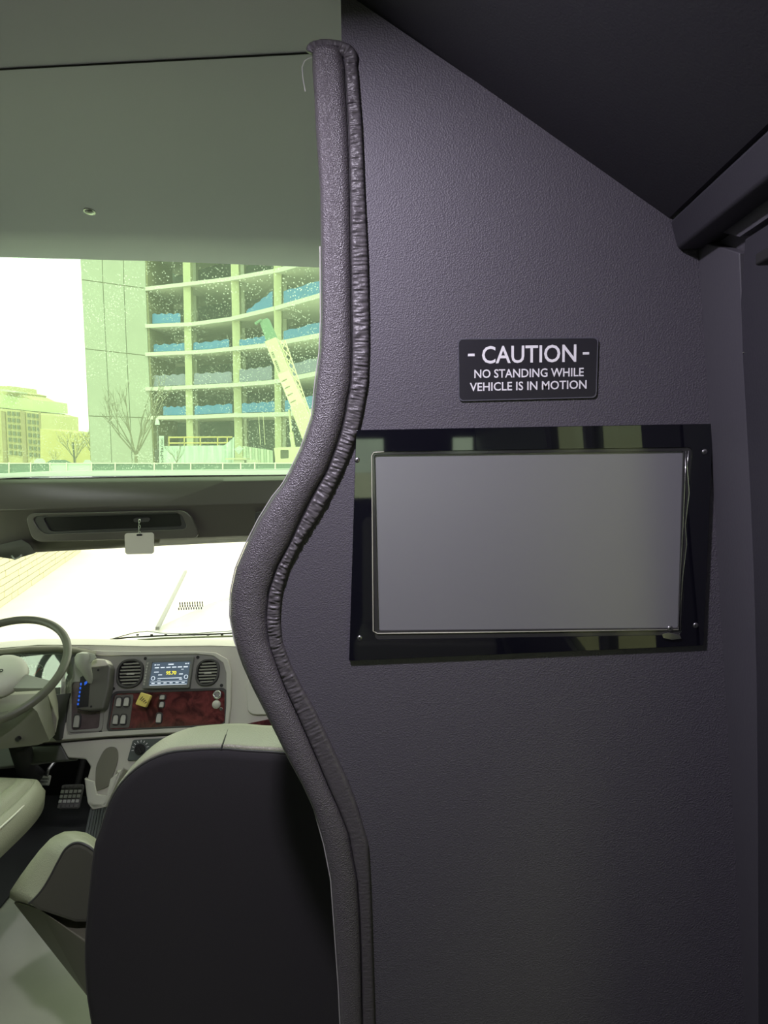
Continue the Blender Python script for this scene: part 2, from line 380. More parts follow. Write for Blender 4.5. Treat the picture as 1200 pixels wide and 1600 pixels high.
# front cap lining, from the roof seam down to the upper windscreen
def seamrow(y, Y): return [W(x, yv, Y) for x, yv in y]
topY, winY = 1.262, 2.15
head_u = [W(x, y, topY) for x, y in ((-420,62),(-200,76),(0,89),(240,96),(480,106),(700,112),(900,118))]
head_u = [V((p.x, p.y, W(240, 96, topY).z)) for p in head_u]
head_l = [W(x, y, winY) for x, y in ((-420,395),(-200,399),(0,402),(240,408),(500,418),(640,424),(760,428))]
rows = []
for k in range(7):
    t = k/6; rows.append([a.lerp(b, t)+V((0, 0, .045*math.sin(math.pi*t))) for a, b in zip(head_u, head_l)])
rows2 = [[p+V((0, .03, .05)) for p in r] for r in reversed(rows)]
hl = struct(MB().loft(rows+rows2, closed=False, cap=False).build('wall_front_header', HEAD, smooth=True))
tag(hl, 'grey cap lining between the roof seam and the upper windscreen', 'wall')
# roof lining in front of the partition, up to the seam (lighter cap colour)
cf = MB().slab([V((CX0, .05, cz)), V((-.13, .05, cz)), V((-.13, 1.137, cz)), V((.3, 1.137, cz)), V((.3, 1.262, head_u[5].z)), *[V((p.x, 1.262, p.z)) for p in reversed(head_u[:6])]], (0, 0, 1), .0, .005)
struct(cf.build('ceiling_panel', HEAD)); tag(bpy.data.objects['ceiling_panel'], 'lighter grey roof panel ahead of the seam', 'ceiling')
struct(MB().tube([p+V((0, -.002, -.001)) for p in head_u], .0016, 6).build('trim_5', BLACK)); tag(bpy.data.objects['trim_5'], 'dark seam across the roof ahead of the partition', 'trim')
# upper-lining button
from mathutils.bvhtree import BVHTree
bh = BVHTree.FromPolygons([v.co+ORG[hl.name] for v in hl.data.vertices], [tuple(p.vertices) for p in hl.data.polygons])
hp_, hn_, _, _ = bh.ray_cast(CAM, ray(140, 330).normalized())
if hn_.dot(ray(140, 330)) > 0: hn_ = -hn_
bu = MB().disc(hp_, hn_, .0155, -.002, .0025, 24).dome(hp_+hn_*.0025, hn_, .012, .005)
bu.build('snap_button', STEEL)
tag(bpy.data.objects['snap_button'], 'small round metal snap button on the grey lining above the windscreen', 'button')

# upper windscreen glass with its lower sill
sillY = 2.46
g1 = [W(x, y, winY+.01) for x, y in ((-420,380),(0,398),(500,414),(760,424))]
g2 = [W(x, y, sillY) for x, y in ((760,735),(450,738),(0,746),(-420,756))]
G1 = glass('tinted_upper_glass', (.84, 1.0, .76), .03, dust=.42, haze=.05)
gl = struct(MB().slab(g1+g2, (0, -.8, .5), 0, .004).build('window_1', G1)); tag(gl, 'dusty green-tinted upper windscreen', 'window')
sl = [W(x, y, sillY-.02) for x, y in ((-420,752),(0,740),(60,737),(450,733),(760,731))]
sl2 = [W(x, y, sillY-.05) for x, y in ((760,741),(450,742),(60,745),(0,748),(-420,760))]
struct(MB().slab(sl+sl2, (0, 1, 0), 0, .05).build('trim_4', mat('pale_sill', (.85, .88, .8), .5), bevel=.003)); tag(bpy.data.objects['trim_4'], 'pale sill strip under the upper windscreen', 'trim')

# floor, left side, back, forward right side
struct(MB().box((CX0, -5, -.04), (CX1+.2, 3.0, 0)).build('floor', FLOORG)); struct(MB().box((CX0, -5, .0), (CX1+.1, .95, .012)).build('floor_bounce_blocker', SEATD)); tag(bpy.data.objects['floor_bounce_blocker'], 'unseen dark carpet added behind the partition to cut floor bounce', 'carpet'); tag(bpy.data.objects['floor'], 'grey-green vinyl cab floor', 'floor')  # unseen dark carpet, added so less light bounces up from the floor
def side_wall(name, X, t, wins, y0, y1, m):
    mb = MB(); ys = sorted({y0, y1, *[w[0] for w in wins], *[w[1] for w in wins]})
    for a, b in zip(ys, ys[1:]):
        w = next((w for w in wins if w[0] <= a and b <= w[1]), None)
        if w:
            mb.box((X, a, 0), (X+t, b, w[2])); mb.box((X, a, w[3]), (X+t, b, 2.2))
        else: mb.box((X, a, 0), (X+t, b, 2.2))
    return struct(mb.build(name, m))
side_wall('wall_left', CX0-.06, .06, [(-4.6, -3.3, 1.05, 1.75), (-3.1, -1.8, 1.05, 1.75), (-1.6, -.3, 1.05, 1.75), (1.35, 2.35, .75, 1.4)], -5, 2.95, VINYLD)
struct(MB().slab([SW(-.55, .80), SW(.74, .80), SW(.74, 1.66), SW(-.55, 1.66)], WNR, .03, .036).build('window_8', glass('entry_door_glass', (.5, .54, .38), .05)))
for i, (a, b) in enumerate(((-4.6, -3.3), (-3.1, -1.8), (-1.6, -.3))):
    struct(MB().box((CX0-.035, a, 1.05), (CX0-.03, b, 1.75)).build('window_%d' % (i+3), glass('side_glass_%d' % i, (.55, .62, .5), .05)))
struct(MB().box((CX0-.035, 1.35, .75), (CX0-.03, 2.35, 1.4)).build('window_6', glass('cab_door_glass', (.85, .95, .8), .05)))
bw = MB(); bw.box((CX0, -5.05, 0), (.6, -5, 1.0)); bw.box((CX0, -5.05, 1.6), (.6, -5, 2.3)); bw.box((CX0, -5.05, 1.0), (-1.3, -5, 1.6)); bw.box((-.5, -5.05, 1.0), (.2, -5, 1.6)); bw.box((.40, -5.05, 1.0), (.6, -5, 1.6))
struct(bw.build('wall_back', TRIM))
struct(MB().box((-1.3, -5.03, 1.0), (.4, -5.02, 1.6)).build('window_7', glass('rear_glass', (.85, .95, .78), .05)))

# ================================================================== OVERHEAD CONSOLE (black band)
BY = 2.40
co = thing('overhead_console', W(200, 800, BY), 'black moulded overhead console band between upper and lower windscreens', 'console')
xs = [-420, -200, -60, 0, 60, 150, 250, 350, 450, 560, 700]
def by(t, x): # y of profile lines t at x
    T = {0: [(-420,753),(0,747),(450,741),(700,739)], 1: [(-420,765),(0,758),(450,750),(700,748)], 2: [(-420,806),(0,799),(150,795),(450,788),(700,785)], 3: [(-420,862),(0,853),(60,846),(250,842),(390,836),(700,828)], 4: [(-420,872),(0,866),(60,863),(250,853),(390,846),(700,838)]}[t]
    return interp(T, x)
rows = []
for x in xs:
    rows.append([W(x, by(0, x), BY+.045), W(x, by(0, x)+2, BY+.01), W(x, by(1, x), BY-.01), W(x, by(2, x)-2, BY-.035), W(x, by(2, x)+1, BY-.03), W(x, by(3, x), BY+.0), W(x, by(4, x), BY+.04), W(x, by(4, x), BY+.10), W(x, by(0, x), BY+.10)])
cs = MB().loft(rows).build('console_shell', CONS, co, bevel=.004)
tr_o = rq([(42,802),(296,797),(316,840),(54,846)], .05, .3, 6); tr_i = rq([(52,806),(284,800),(296,826),(68,834)], .05, .35, 6)
Yt = BY-.048
pl_n = V((0, -1, .0))
MB().ring([W(x, y, BY-.03) for x, y in tr_o], [W(x, y, BY-.03) for x, y in tr_i], pl_n, 0, .014).build('tray_frame', CONS, co, bevel=.003)
tr = MB().ring([W(x, y, BY-.03) for x, y in tr_i], [W(x, y, BY-.03) for x, y in rq([(69,808),(282,802),(286,822),(80,830)], .03, .2, 6)], pl_n, 0, .009).build('tray_lip', DARKP, co, bevel=.002)
MB().slab([W(x, y, BY-.03) for x, y in rq([(69,808),(282,802),(286,822),(80,830)], .03, .2, 6)], pl_n, 0, .003).build('tray_recess', CONSD, co)
for (a, b) in ((210, 236),):
    MB().slab([W(x, y, BY-.03) for x, y in rq([(a,809),(b,808),(b,815),(a,816)], .2, .4)], pl_n, .002, .008).build('latch', DARKP, co, bevel=.001)
MB().slab([W(x, y, BY-.03) for x, y in rq([(400,800),(412,799),(409,815),(398,816)], .2)], pl_n, -.005, .012).build('bracket', DARKP, co, bevel=.002)
# mirror / visor hinge at the lower left
vh = thing('sun_visor_hinge', W(20, 860, BY), 'dark sun visor hinge under the left end of the console', 'hinge')
MB().hull([W(x, y, Y) for x, y in ((-30,858),(6,862),(34,843),(46,850),(56,864),(22,874),(0,870),(-30,866)) for Y in (BY-.04, BY+.0)]).build('arm', DARKP, vh, bevel=.003)
MB().tube([W(x, y, BY-.05) for x, y in ((18,868),(23,874),(30,871),(34,867))], .003).build('pivot', STEEL, vh, smooth=True)
# key tag on a ring
kt = thing('key_tag', W(218, 866, BY-.05), 'blank ivory tag hanging from the console by a metal clip', 'tag')
MB().slab([W(x, y, BY-.055) for x, y in rq([(195,833),(241,832),(241,865),(196,866)], .1, .13)], pl_n, 0, .003).build('tag_plate', IVORY, kt, bevel=.001)
MB().slab([W(x, y, BY-.0552) for x, y in rq([(214,834.5),(223,834.3),(223,837),(214,837.2)], .2, .4)], pl_n, .003, .0045).build('slot', BLACK, kt)
cl_ = MB()
for k in range(5):
    c = W(218-(k % 2)*.6, 814+k*4.6, BY-.056); cl_.torus(c, (1 if k % 2 else .2, .3, 0), .0055, .0013, 14, 6)
cl_.build('chain', CHROME, kt, smooth=True)

# lower windscreen
lw = [W(x, y, BY+.07) for x, y in ((-420,850),(0,845),(390,838),(720,832))]+[W(x, y, 2.86) for x, y in ((720,1010),(390,1001),(0,1006),(-420,1014))]
g = struct(MB().slab(lw, (0, -.6, .6), 0, .004).build('window_2', glass('lower_glass', (.97, 1.0, .88), .02))); tag(g, 'lower windscreen over the white hood', 'window')

# forward right side shroud
# ================================================================== DASHBOARD
P0 = V((0, 2.50, .76)); la = R(25); DN = V((0, -math.cos(la), math.sin(la))); DV = V((0, math.sin(la), math.cos(la)))
def D(px, py, h=0): return WP(px, py, P0+DN*h, DN)
def Dl(l, h=0): return [D(x, y, h) for x, y in l]
da = thing('dashboard', (-.8, 2.5, .3), 'light grey truck dashboard with wood panel, round vents and radio below the windscreen', 'dashboard')
top = [(-420,1020),(-200,1016),(0,1012),(60,1007),(140,1007),(230,1009),(330,1008),(362,1009),(420,1012),(560,1018),(700,1022)]
botm = [(700,1138),(560,1140),(420,1134),(352,1143),(250,1147),(160,1152),(95,1158),(0,1164),(-200,1172),(-420,1180)]
sh = MB().slab(Dl(top+botm), DN, -.10, -.012); sh.build('dash_shell', BEIGE, da, bevel=.006)
# top pad sloping forward
r1 = [D(x, y+2, -.014) for x, y in top]; r2 = [W(x, y-7, 2.64) for x, y in top]; r3 = [W(x, y-9, 2.83) for x, y in top]; r4 = [V((p.x, 2.83, p.z-.05)) for p in r3]; r5 = [V((p.x, 2.6, p.z-.05)) for p in r3]
r1b = [p+DN*.004+DV*.003 for p in r1]
MB().loft([list(q) for q in zip(r1, r1b, r2, r3, r4, r5)]).build('dash_top', BEIGE, da, smooth=True, bevel=.004)
# grey face panel with raised border
fo = [(100,1014),(160,1017),(230,1018),(310,1018),(338,1020),(356,1030),(362,1048),(361,1100),(357,1136),(340,1141),(250,1146),(165,1151),(97,1156),(93,1120),(96,1060)]
fi = [(110,1022),(160,1025),(230,1024),(308,1022),(334,1025),(349,1036),(354,1052),(354,1100),(352,1130),(336,1135),(250,1139),(168,1143),(106,1148),(102,1120),(104,1060)]
MB().ring(Dl(fo), Dl(fi), DN, -.012, .006).build('panel_border', BEIGE, da, bevel=.003)
MB().slab(Dl(fi), DN, -.012, -.002).build('face_panel', BEIGED, da, bevel=.001)
def dscrew(x, y, par=da, r=.006):
    q = MB(); q.disc(D(x, y), DN, r, -.004, .0005, 12); q.build('screw', BLACK, par)
for x, y in ((227,1029),(309,1027),(177,1076),(346,1071),(157,1144),(98,1147)): dscrew(x, y)
# vents
for cx, cy, w, h_ in ((204, 1052.5, 41, 45), (325, 1051, 36, 42)):
    sk = -2.2
    q = [(cx-w/2-sk, cy-h_/2+1), (cx+w/2-sk, cy-h_/2-1), (cx+w/2+sk, cy+h_/2-1), (cx-w/2+sk, cy+h_/2+1)]
    ins = lambda k: [(cx+(x-cx)*k, cy+(y-cy)*k) for x, y in q]
    vt = MB().ring(Dl(rq(q, .42, .38, 8)), Dl(rq(ins(.84), .42, .38, 8)), DN, -.004, .012).build('air_vent', DARKP, da, bevel=.002)
    ORG[vt.name] = ORG[da.name]
    MB().slab(Dl(rq(ins(.86), .42, .38, 8)), DN, -.006, .0).build('vent_cavity', BLACKV, vt)
    for k in range(7):
        yv = cy-h_*.34+k*h_*.68/6; hw = w*.40*math.sqrt(max(.2, 1-((yv-cy)/(h_*.5))**2)); sx_ = sk*(yv-cy)/(h_/2)
        a = D(cx+sx_-hw, yv+.6, .006); b = D(cx+sx_+hw, yv-.6, .006); c = (a+b)/2
        MB().obox(c, (b-a)/2, DN*.004, DV*.0024+DN*.002).build('slat', STEEL if 0 else mat('satin_slat', (.50, .50, .44), .3), vt, bevel=.0008)
    a = D(cx-6, cy+1, .012); b = D(cx+6, cy+.6, .012); MB().obox((a+b)/2, (b-a)/2, DN*.003, DV*.003).build('vane_tab', mat('satin_slat', 0), vt, bevel=.001)
# radio
rq_o = [(231.5,1029),(304.5,1026.5),(297.5,1075.5),(224,1076.5)]; sc_q = [(240,1036),(299.5,1034),(294.5,1070),(234,1072)]
rd = MB().ring(Dl(rq(rq_o, .03)), Dl(rq(sc_q, .02)), DN, -.002, .016).build('radio', mat('radio_bezel', (.20, .21, .19), .4), da, bevel=.002)
SCRM = mat('radio_display', (.02, .03, .045), .2, emit=(.10, .14, .18), estr=.8)
MB().slab(Dl(rq(sc_q, .02)), DN, -.002, .009).build('display', SCRM, rd)
def SU(u, v, h=.0095):  # point on the radio screen
    a = sc_q; x = (a[0][0]*(1-u)+a[1][0]*u)*(1-v)+(a[3][0]*(1-u)+a[2][0]*u)*v; y = (a[0][1]*(1-u)+a[1][1]*u)*(1-v)+(a[3][1]*(1-u)+a[2][1]*u)*v
    return D(x, y, 0)+DN*h
LIT = mat('lit_white_print', (.6, .65, .7), .5, emit=(.75, .85, .95), estr=.8); LITY = mat('lit_yellow_print', (.7, .6, .05), .5, emit=(.9, .8, .06), estr=1)
sxd = (SU(1, .5)-SU(0, .5)).normalized(); syd = (SU(.5, 0)-SU(.5, 1)).normalized()
text('lettering', '95.70', SU(.53, .47), sxd, syd, .013, LITY, rd, width=.038, bold=.03)
ic = MB()
def bar(u0, v0, u1, v1): ic.slab([SU(u0, v0), SU(u1, v0), SU(u1, v1), SU(u0, v1)], DN, 0, .0005)
for k in range(6): bar(.08+k*.15, .20, .19+k*.15, .25)
bar(.06, .08, .10, .13); bar(.12, .09, .2, .12); bar(.42, .07, .56, .12); bar(.86, .06, .9, .11); bar(.92, .06, .96, .11)
bar(.08, .40, .2, .43); bar(.2, .52, .3, .56); bar(.74, .51, .84, .55); bar(.78, .31, .84, .34); bar(.2, .68, .82, .71); bar(.2, .76, .28, .78); bar(.76, .74, .84, .77)
bar(.02, .83, .97, .845); bar(.02, .96, .97, .985)
for k in range(6): bar(.06+k*.155, .88, .14+k*.155, .92)
ic.build('screen_icons', LIT, rd)
for u, v in ((.08, .68), (.93, .66)): MB().torus(SU(u, v), DN, .0065, .0012, 20, 5).build('dial_icon', LIT, rd)
bs = MB()
for k in range(8):
    y = 1036+k*4.6; bs.slab(Dl(rq([(236-k*.8-3.5,y),(238.5-k*.8-3.5,y),(238-k*.8-3.5,y+3.2),(235.6-k*.8-3.5,y+3.2)], .1)), DN, .014, .018)
bs.build('side_buttons', mat('satin_slat', 0), rd)
# wood panel and its border
wo_ = [(179,1084),(351,1078.5),(351,1131),(169.5,1140)]; 
MB().ring(Dl(rq([(175.5,1080),(355,1074.5),(355,1135),(165.5,1144)], .05, .14)), Dl(rq(wo_, .045, .12)), DN, -.004, .003).build('wood_panel_border', DARKP, da, bevel=.0015)
wp = MB().slab(Dl(rq(wo_, .045, .12)), DN, -.004, .0).build('wood_panel', WOOD, da)
wt = MB().slab(Dl(rq([(180,1086),(209,1085),(202,1137),(171,1138)], .08)), DN, 0, .0008).build('switch_plate', mat('plate_grey', (.15, .15, .13), .45), da)
def rocker(cx, cy, w, h_, par=da):
    sk = 1.2*h_/16
    q = [(cx-w/2+sk/2,cy-h_/2),(cx+w/2+sk/2,cy-h_/2),(cx+w/2-sk/2,cy+h_/2),(cx-w/2-sk/2,cy+h_/2)]
    i = [(cx+(x-cx)*.7, cy+(y-cy)*.78) for x, y in q]
    rs = MB().ring(Dl(rq(q, .3)), Dl(rq(i, .3)), DN, -.001, .007).build('rocker_switch', DARKP, par, bevel=.0012)
    ORG[rs.name] = ORG[par.name]
    a, b, c, d = [D(x, y) for x, y in i]
    MB().hull([a+DN*.002, b+DN*.002, c+DN*.002, d+DN*.002, a+DN*.004, b+DN*.004, (a+d)/2+DN*.005, (b+c)/2+DN*.005, c+DN*.011, d+DN*.011]).build('paddle', mat('satin_slat', 0), rs, bevel=.001)
for a in ((186.5,1097,10.5,17),(198.5,1096.5,10.5,17),(181.5,1124.5,10.5,18),(193.5,1124,10.5,18),(254.5,1089.5,10,9),(253.5,1101,9,11),(249,1122,10,18)): rocker(*a)
# yellow parking brake knob
yk = [(220,1081.5),(236.5,1086.5),(227.5,1105.5),(211,1100.5)]
kb = MB().slab(Dl(rq(yk, .12), .05), DN, -.015, .002).build('brake_knob', YEL, da, bevel=.003); tag(kb, 'yellow square knob')
ORG[kb.name] = ORG[da.name]
MB().disc(D(226, 1095), DN, .010, 0, .036).build('knob_stem', DARKP, kb)
st = MB()
for k in range(4):
    a = D(217.5+k*2.7, 1096+k*1.6-1.5, .0525); b = D(224+k*2.0, 1087.5+k*2.9, .0525)
    dr = (b-a).normalized(); st.obox((a+b)/2, (b-a)*.38, DN.cross(dr)*.0012, DN*.0004)
st.build('knob_lettering', BLACK, kb)
# socket, key switch
q = MB().torus(D(340, 1086)+DN*.004, DN, .0125, .004, 24, 8).build('power_socket', CHROME, da, smooth=True)
ORG[q.name] = ORG[da.name]; MB().disc(D(340, 1086), DN, .011, 0, .003).build('socket_cap', BEIGED, q)
q = MB(); q.disc(D(339, 1101), DN, .015, 0, .012); q.dome(D(339, 1101)+DN*.012, DN, .013, .008); q.build('knob', BEIGE, da, bevel=.002)
MB().disc(D(346, 1108), DN, .0055, 0, .008, 12).build('knob', CHROME, da, bevel=.001)
# glove box lid and lower strips on the passenger side
MB().slab(Dl(rq([(384,1062),(600,1058),(600,1116),(387,1117)], .06, .2)), DN, -.013, .004).build('glove_box_lid', BEIGE, da, bevel=.004)
MB().slab(Dl([(386,1131),(420,1124),(560,1122),(560,1136),(386,1134)]), DN, -.013, .006).build('wood_strip', WOOD, da)
# small wood panel under the gear selector
MB().ring(Dl(rq([(109,1062),(166,1060),(160,1142),(108,1145)], .08)), Dl(rq([(113,1066),(161,1064),(155,1138),(112,1141)], .08)), DN, -.004, .004).build('selector_border', BEIGED, da, bevel=.002)
MB().slab(Dl(rq([(113,1066),(161,1064),(155,1138),(112,1141)], .06)), DN, -.004, -.0005).build('wood_panel', mat('grey_wood', (.13, .10, .10), .25, var=.4, vscale=30), da)
rocker(121, 1127, 12, 24)
# instrument cluster with hood
ch = [(-60,1022),(0,1014),(45,1009),(90,1008),(120,1011),(150,1017)]
hdl = MB(); rows = []
for x, y in ch: rows.append([D(x, y, -.02), D(x, y+1, .035), D(x, y+6, .05), D(x, y+9, .048), D(x, y+13, -.01)])
hdl.loft(rows).build('instrument_hood', mat('olive_hood', (.13, .13, .085), .5), da, smooth=True)
MB().slab(Dl(rq([(-70,1028),(118,1021),(109,1086),(-70,1100)], .06)), DN, -.012, -.006).build('cluster_backing', mat('cluster_grey', (.13, .17, .17), .5), da)
for cx, cy, r in ((27, 1036, .032), (53, 1055, .042), (92, 1070, .036), (-20, 1060, .05)):
    gq = MB().torus(D(cx, cy), DN, r, .002, 32, 6).build('gauge', mat('gauge_ring', (.5, .56, .5), .4), da, smooth=True); ORG[gq.name] = ORG[da.name]
    MB().disc(D(cx, cy), DN, r*.96, -.005, -.002, 28).build('gauge_face', mat('gauge_dial', (.07, .09, .09), .4), gq)
    tk = MB(); c = D(cx, cy)
    for k in range(11):
        t = R(-120+k*24+90); d = V((1, 0, 0))*math.cos(t)+DV*math.sin(t); tk.obox(c+d*r*.8-DN*.0015, d*r*.12, d.cross(DN)*.0007, DN*.0004)
    tk.build('tick_marks', WHITE, gq)
    d = (V((.6, 0, 0))+DV*.8).normalized(); MB().obox(c+d*r*.35, d*r*.4, d.cross(DN)*.001, DN*.0004).build('needle', mat('red_needle', (.8, .05, .03), .4), gq)
rw = MB(); rw.slab(Dl([(101,1072),(112,1071),(112,1073.5),(101,1074.5)]), DN, -.004, -.003); rw.slab(Dl([(103,1076),(111,1075.5),(111,1078),(103,1078.5)]), DN, -.004, -.003); rw.build('warning_marks', mat('red_print', (.8, .06, .04), .4, emit=(.6, .03, .02), estr=.5), da)
MB().slab([p for p in Dl(rq([(-70,1026),(119,1020),(110,1084),(-70,1098)], .06), 0)], DN, .004, .006).build('cluster_lens', glass('lens', (.95, .97, .95), .22), da)
MB().slab(Dl([(88,1086),(112,1083),(107,1100),(100,1154),(90,1158),(80,1150)]), DN, -.011, .008).build('cluster_trim', DARKP, da, bevel=.003)
# lower dash: beige apron, arch niche with cup holder, climate plate
ap = [(92,1161),(160,1155),(250,1150),(352,1146),(420,1138),(560,1142),(560,1215),(300,1215),(215,1216),(192,1202),(178,1232),(160,1262),(140,1262),(133,1222),(140,1198),(132,1186),(104,1184)]
MB().slab(Dl(ap), DN, -.09, -.006).build('lower_apron', BEIGE, da, bevel=.006)
MB().slab(Dl([(-300,1176),(-60,1168),(92,1164),(104,1188),(60,1192),(0,1200),(-300,1230)]), DN, -.10, -.02).build('knee_panel', mat('knee_grey', (.12, .125, .11), .45), da, bevel=.008)
ar = [(149,1222),(150,1200),(155,1186),(163,1172),(172,1167),(181,1169),(184,1180),(182,1195),(176,1212),(170,1228),(150,1236)]
ar = [(v.x, v.y) for v in catmull([V((x, y, 0)) for x, y in ar], 4)]
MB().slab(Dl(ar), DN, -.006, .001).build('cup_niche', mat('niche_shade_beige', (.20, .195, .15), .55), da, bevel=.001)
cu = MB()
base = [D(x, y, 0) for x, y in ((135,1218),(139,1250),(146,1260),(162,1259),(174,1240),(180,1214))]
of = .085
fr = [D(x, y, of) for x, y in ((132,1216),(147,1221),(151,1241),(166,1243),(172,1217),(190,1202),(186,1215),(180,1228),(164,1261),(145,1264),(137,1255))]
cu.slab([p-DN*of for p in fr], DN, of-.008, of)
cu.loft([[D(132,1216,of), D(137,1255,of), D(137,1252,0), D(134,1214,0)], [D(136,1218,of), D(140,1253,of), D(140,1250,0), D(138,1216,0)]])
cu.loft([[D(137,1255,of), D(145,1264,of), D(164,1261,of), D(164,1256,0), D(145,1258,0), D(138,1250,0)], [D(139,1250,of), D(147,1256,of), D(163,1255,of), D(163,1250,0), D(147,1252,0), D(140,1246,0)]])
cu.loft([[D(190,1202,of), D(180,1228,of), D(164,1261,of), D(164,1256,0), D(178,1228,0), D(186,1202,0)], [D(184,1206,of), D(176,1228,of), D(160,1258,of), D(160,1254,0), D(174,1228,0), D(182,1204,0)]])
cu.build('cup_holder', BEIGE, da, bevel=.003)
cp = MB().slab(Dl(rq([(208,1156),(258,1153),(250,1187),(199,1189)], .08)), DN, -.007, .004).build('climate_plate', mat('slate_plate', (.10, .115, .11), .4), da, bevel=.002)
ORG[cp.name] = ORG[da.name]
kk = MB(); kk.disc(D(220, 1171), DN, .019, .004, .012, 20); a = D(216, 1164); b = D(224, 1177); kk.obox((a+b)/2+DN*.016, (b-a)*.5, DN.cross((b-a).normalized())*.003, DN*.006); kk.build('knob', BLACK, cp, bevel=.001)
tk = MB(); c = D(220, 1171)
for k in range(8):
    t = R(20+k*24); d = V((1, 0, 0))*math.cos(t)+DV*math.sin(t); tk.obox(c+d*.028+DN*.0045, d*.004, d.cross(DN)*.0011, DN*.0004)
tk.build('dial_marks', WHITE, cp)
for x, y in ((212,1160),(204,1184)): dscrew(x, y, cp, .004)

# gear selector
gs = thing('gear_selector', D(140, 1110), 'grey column-style gear selector with T-handle beside the instrument cluster', 'gear selector')
bo = [(141,1037),(150,1034),(166,1035),(173,1042),(170,1075),(161,1108),(140,1111),(119,1109),(121,1090),(127,1056)]
MB().slab(Dl(bo, .045), DN, -.045, 0).build('housing', mat('selector_grey', (.13, .13, .11), .42), gs, bevel=.008)
MB().slab(Dl([(143,1032),(150,1029),(164,1030),(169,1037),(166,1041),(141,1043)], .050), DN, -.05, 0).build('housing_cap', IVORY, gs, bevel=.005)
MB().slab(Dl([(126,1058),(141,1052),(138,1104),(120,1106)], .045), DN, 0, .002).build('gate_slot', BLACK, gs)
bm_ = MB()
for k in range(6): bm_.slab(Dl(rq([(125.5-k*.9,1067+k*6.2),(128-k*.9,1067+k*6.2),(127.6-k*.9,1071+k*6.2),(125-k*.9,1071+k*6.2)], .2), .047), DN, 0, .001)
bm_.slab(Dl([(132,1066),(137,1063),(136,1068),(132,1071)], .047), DN, 0, .001)
bm_.build('gear_marks', mat('blue_print', (.03, .10, .6), .4, emit=(.02, .12, .7), estr=.6), gs)
for x, y in ((153.5,1047),(142.5,1104)): MB().disc(D(x, y, .045), DN, .004, -.001, .001, 10).build('screw', BLACK, gs)
hd = MB(); prof_h = [((141,1068),.006,.05),((139,1060),.013,.06),((136,1052),.017,.075),((132,1044),.022,.085),((130,1036),.026,.09),((131,1028),.029,.09),((132,1022),.024,.09),((133,1019),.010,.09)]
rows = []
for (x, y), r, h_ in prof_h:
    c = D(x, y, h_); rows.append([c+V((1, 0, 0))*r*1.15*math.cos(t)+DN*r*.8*math.sin(t) for t in [2*math.pi*i/14 for i in range(14)]])
hd.loft(rows); hd.hull([D(x, y, h_) for x, y in ((116,1028),(120,1040),(148,1022),(151,1028),(136,1019),(140,1036)) for h_ in (.075, .10)])
hd.build('handle', mat('handle_beige', (.42, .44, .36), .45), gs, bevel=.004)

# steering wheel and column
wc = W(-6, 1046, 2.16); bt_ = R(58); wn = V((0, -math.cos(bt_), math.sin(bt_)))
sw = thing('steering_wheel', wc, 'large grey steering wheel cut by the left edge of the photo', 'steering wheel')
MB().torus(wc, wn, .222, .0135, 96, 14).build('rim', mat('wheel_rim_grey', (.12, .12, .09), .38, bump=.2, bscale=400), sw, smooth=True)
x_ = V((1, 0, 0)); y_ = wn.cross(x_)
hub = MB().dome(wc-wn*.05, wn, .085, .05, 32, 8, base=.012).build('hub', BEIGE, sw, smooth=True)
ORG[hub.name] = ORG[sw.name]
for t in (344, 196, 270):
    d = x_*math.cos(R(t))+y_*math.sin(R(t)); s_ = wn.cross(d)
    MB().hull([wc+d*.08-wn*.03+s_*.03, wc+d*.08-wn*.03-s_*.03, wc+d*.08-wn*.05+s_*.03, wc+d*.08-wn*.05-s_*.03, wc+d*.218+s_*.014, wc+d*.218-s_*.014, wc+d*.218-wn*.01+s_*.014, wc+d*.218-wn*.01-s_*.014]).build('spoke', BEIGED, sw, bevel=.004)
text('lettering', 'o', W(2, 1048, 2.14), (1, 0, .0), y_, .012, BLACK, hub, depth=.002)
sc_ = thing('steering_column', W(20, 1160, 2.15), 'boxy beige steering column shroud under the wheel', 'steering column')
MB().hull([W(x, y, 2.06) for x, y in ((-70,1124),(0,1113),(50,1105),(58,1112),(77,1157),(60,1164),(-70,1178))]+[W(x, y, 2.20) for x, y in ((-70,1090),(60,1088),(74,1083),(80,1110),(86,1148),(-70,1165))]).build('lower_shroud', mat('shroud_olive', (.13, .13, .095), .5), sc_, bevel=.008)
MB().hull([W(x, y, 2.205) for x, y in ((-40,1090),(60,1086),(74,1083),(90,1124),(87,1145),(70,1155))]+[W(x, y, 2.36) for x, y in ((-40,1068),(72,1064),(84,1062),(91,1100),(92,1122),(-40,1130))]).build('upper_shroud', mat('shroud_light', (.34, .34, .26), .5), sc_, bevel=.006)
MB().disc(W(30, 1153, 2.06), (0, -1, 0), .007, -.002, .012, 16).build('key_slot', BLACK, sc_)
MB().tube([W(30, 1160, 2.18), W(40, 1200, 2.5), W(60, 1215, 2.8)], .035, 12).build('shaft', BLACK, sc_, smooth=True)

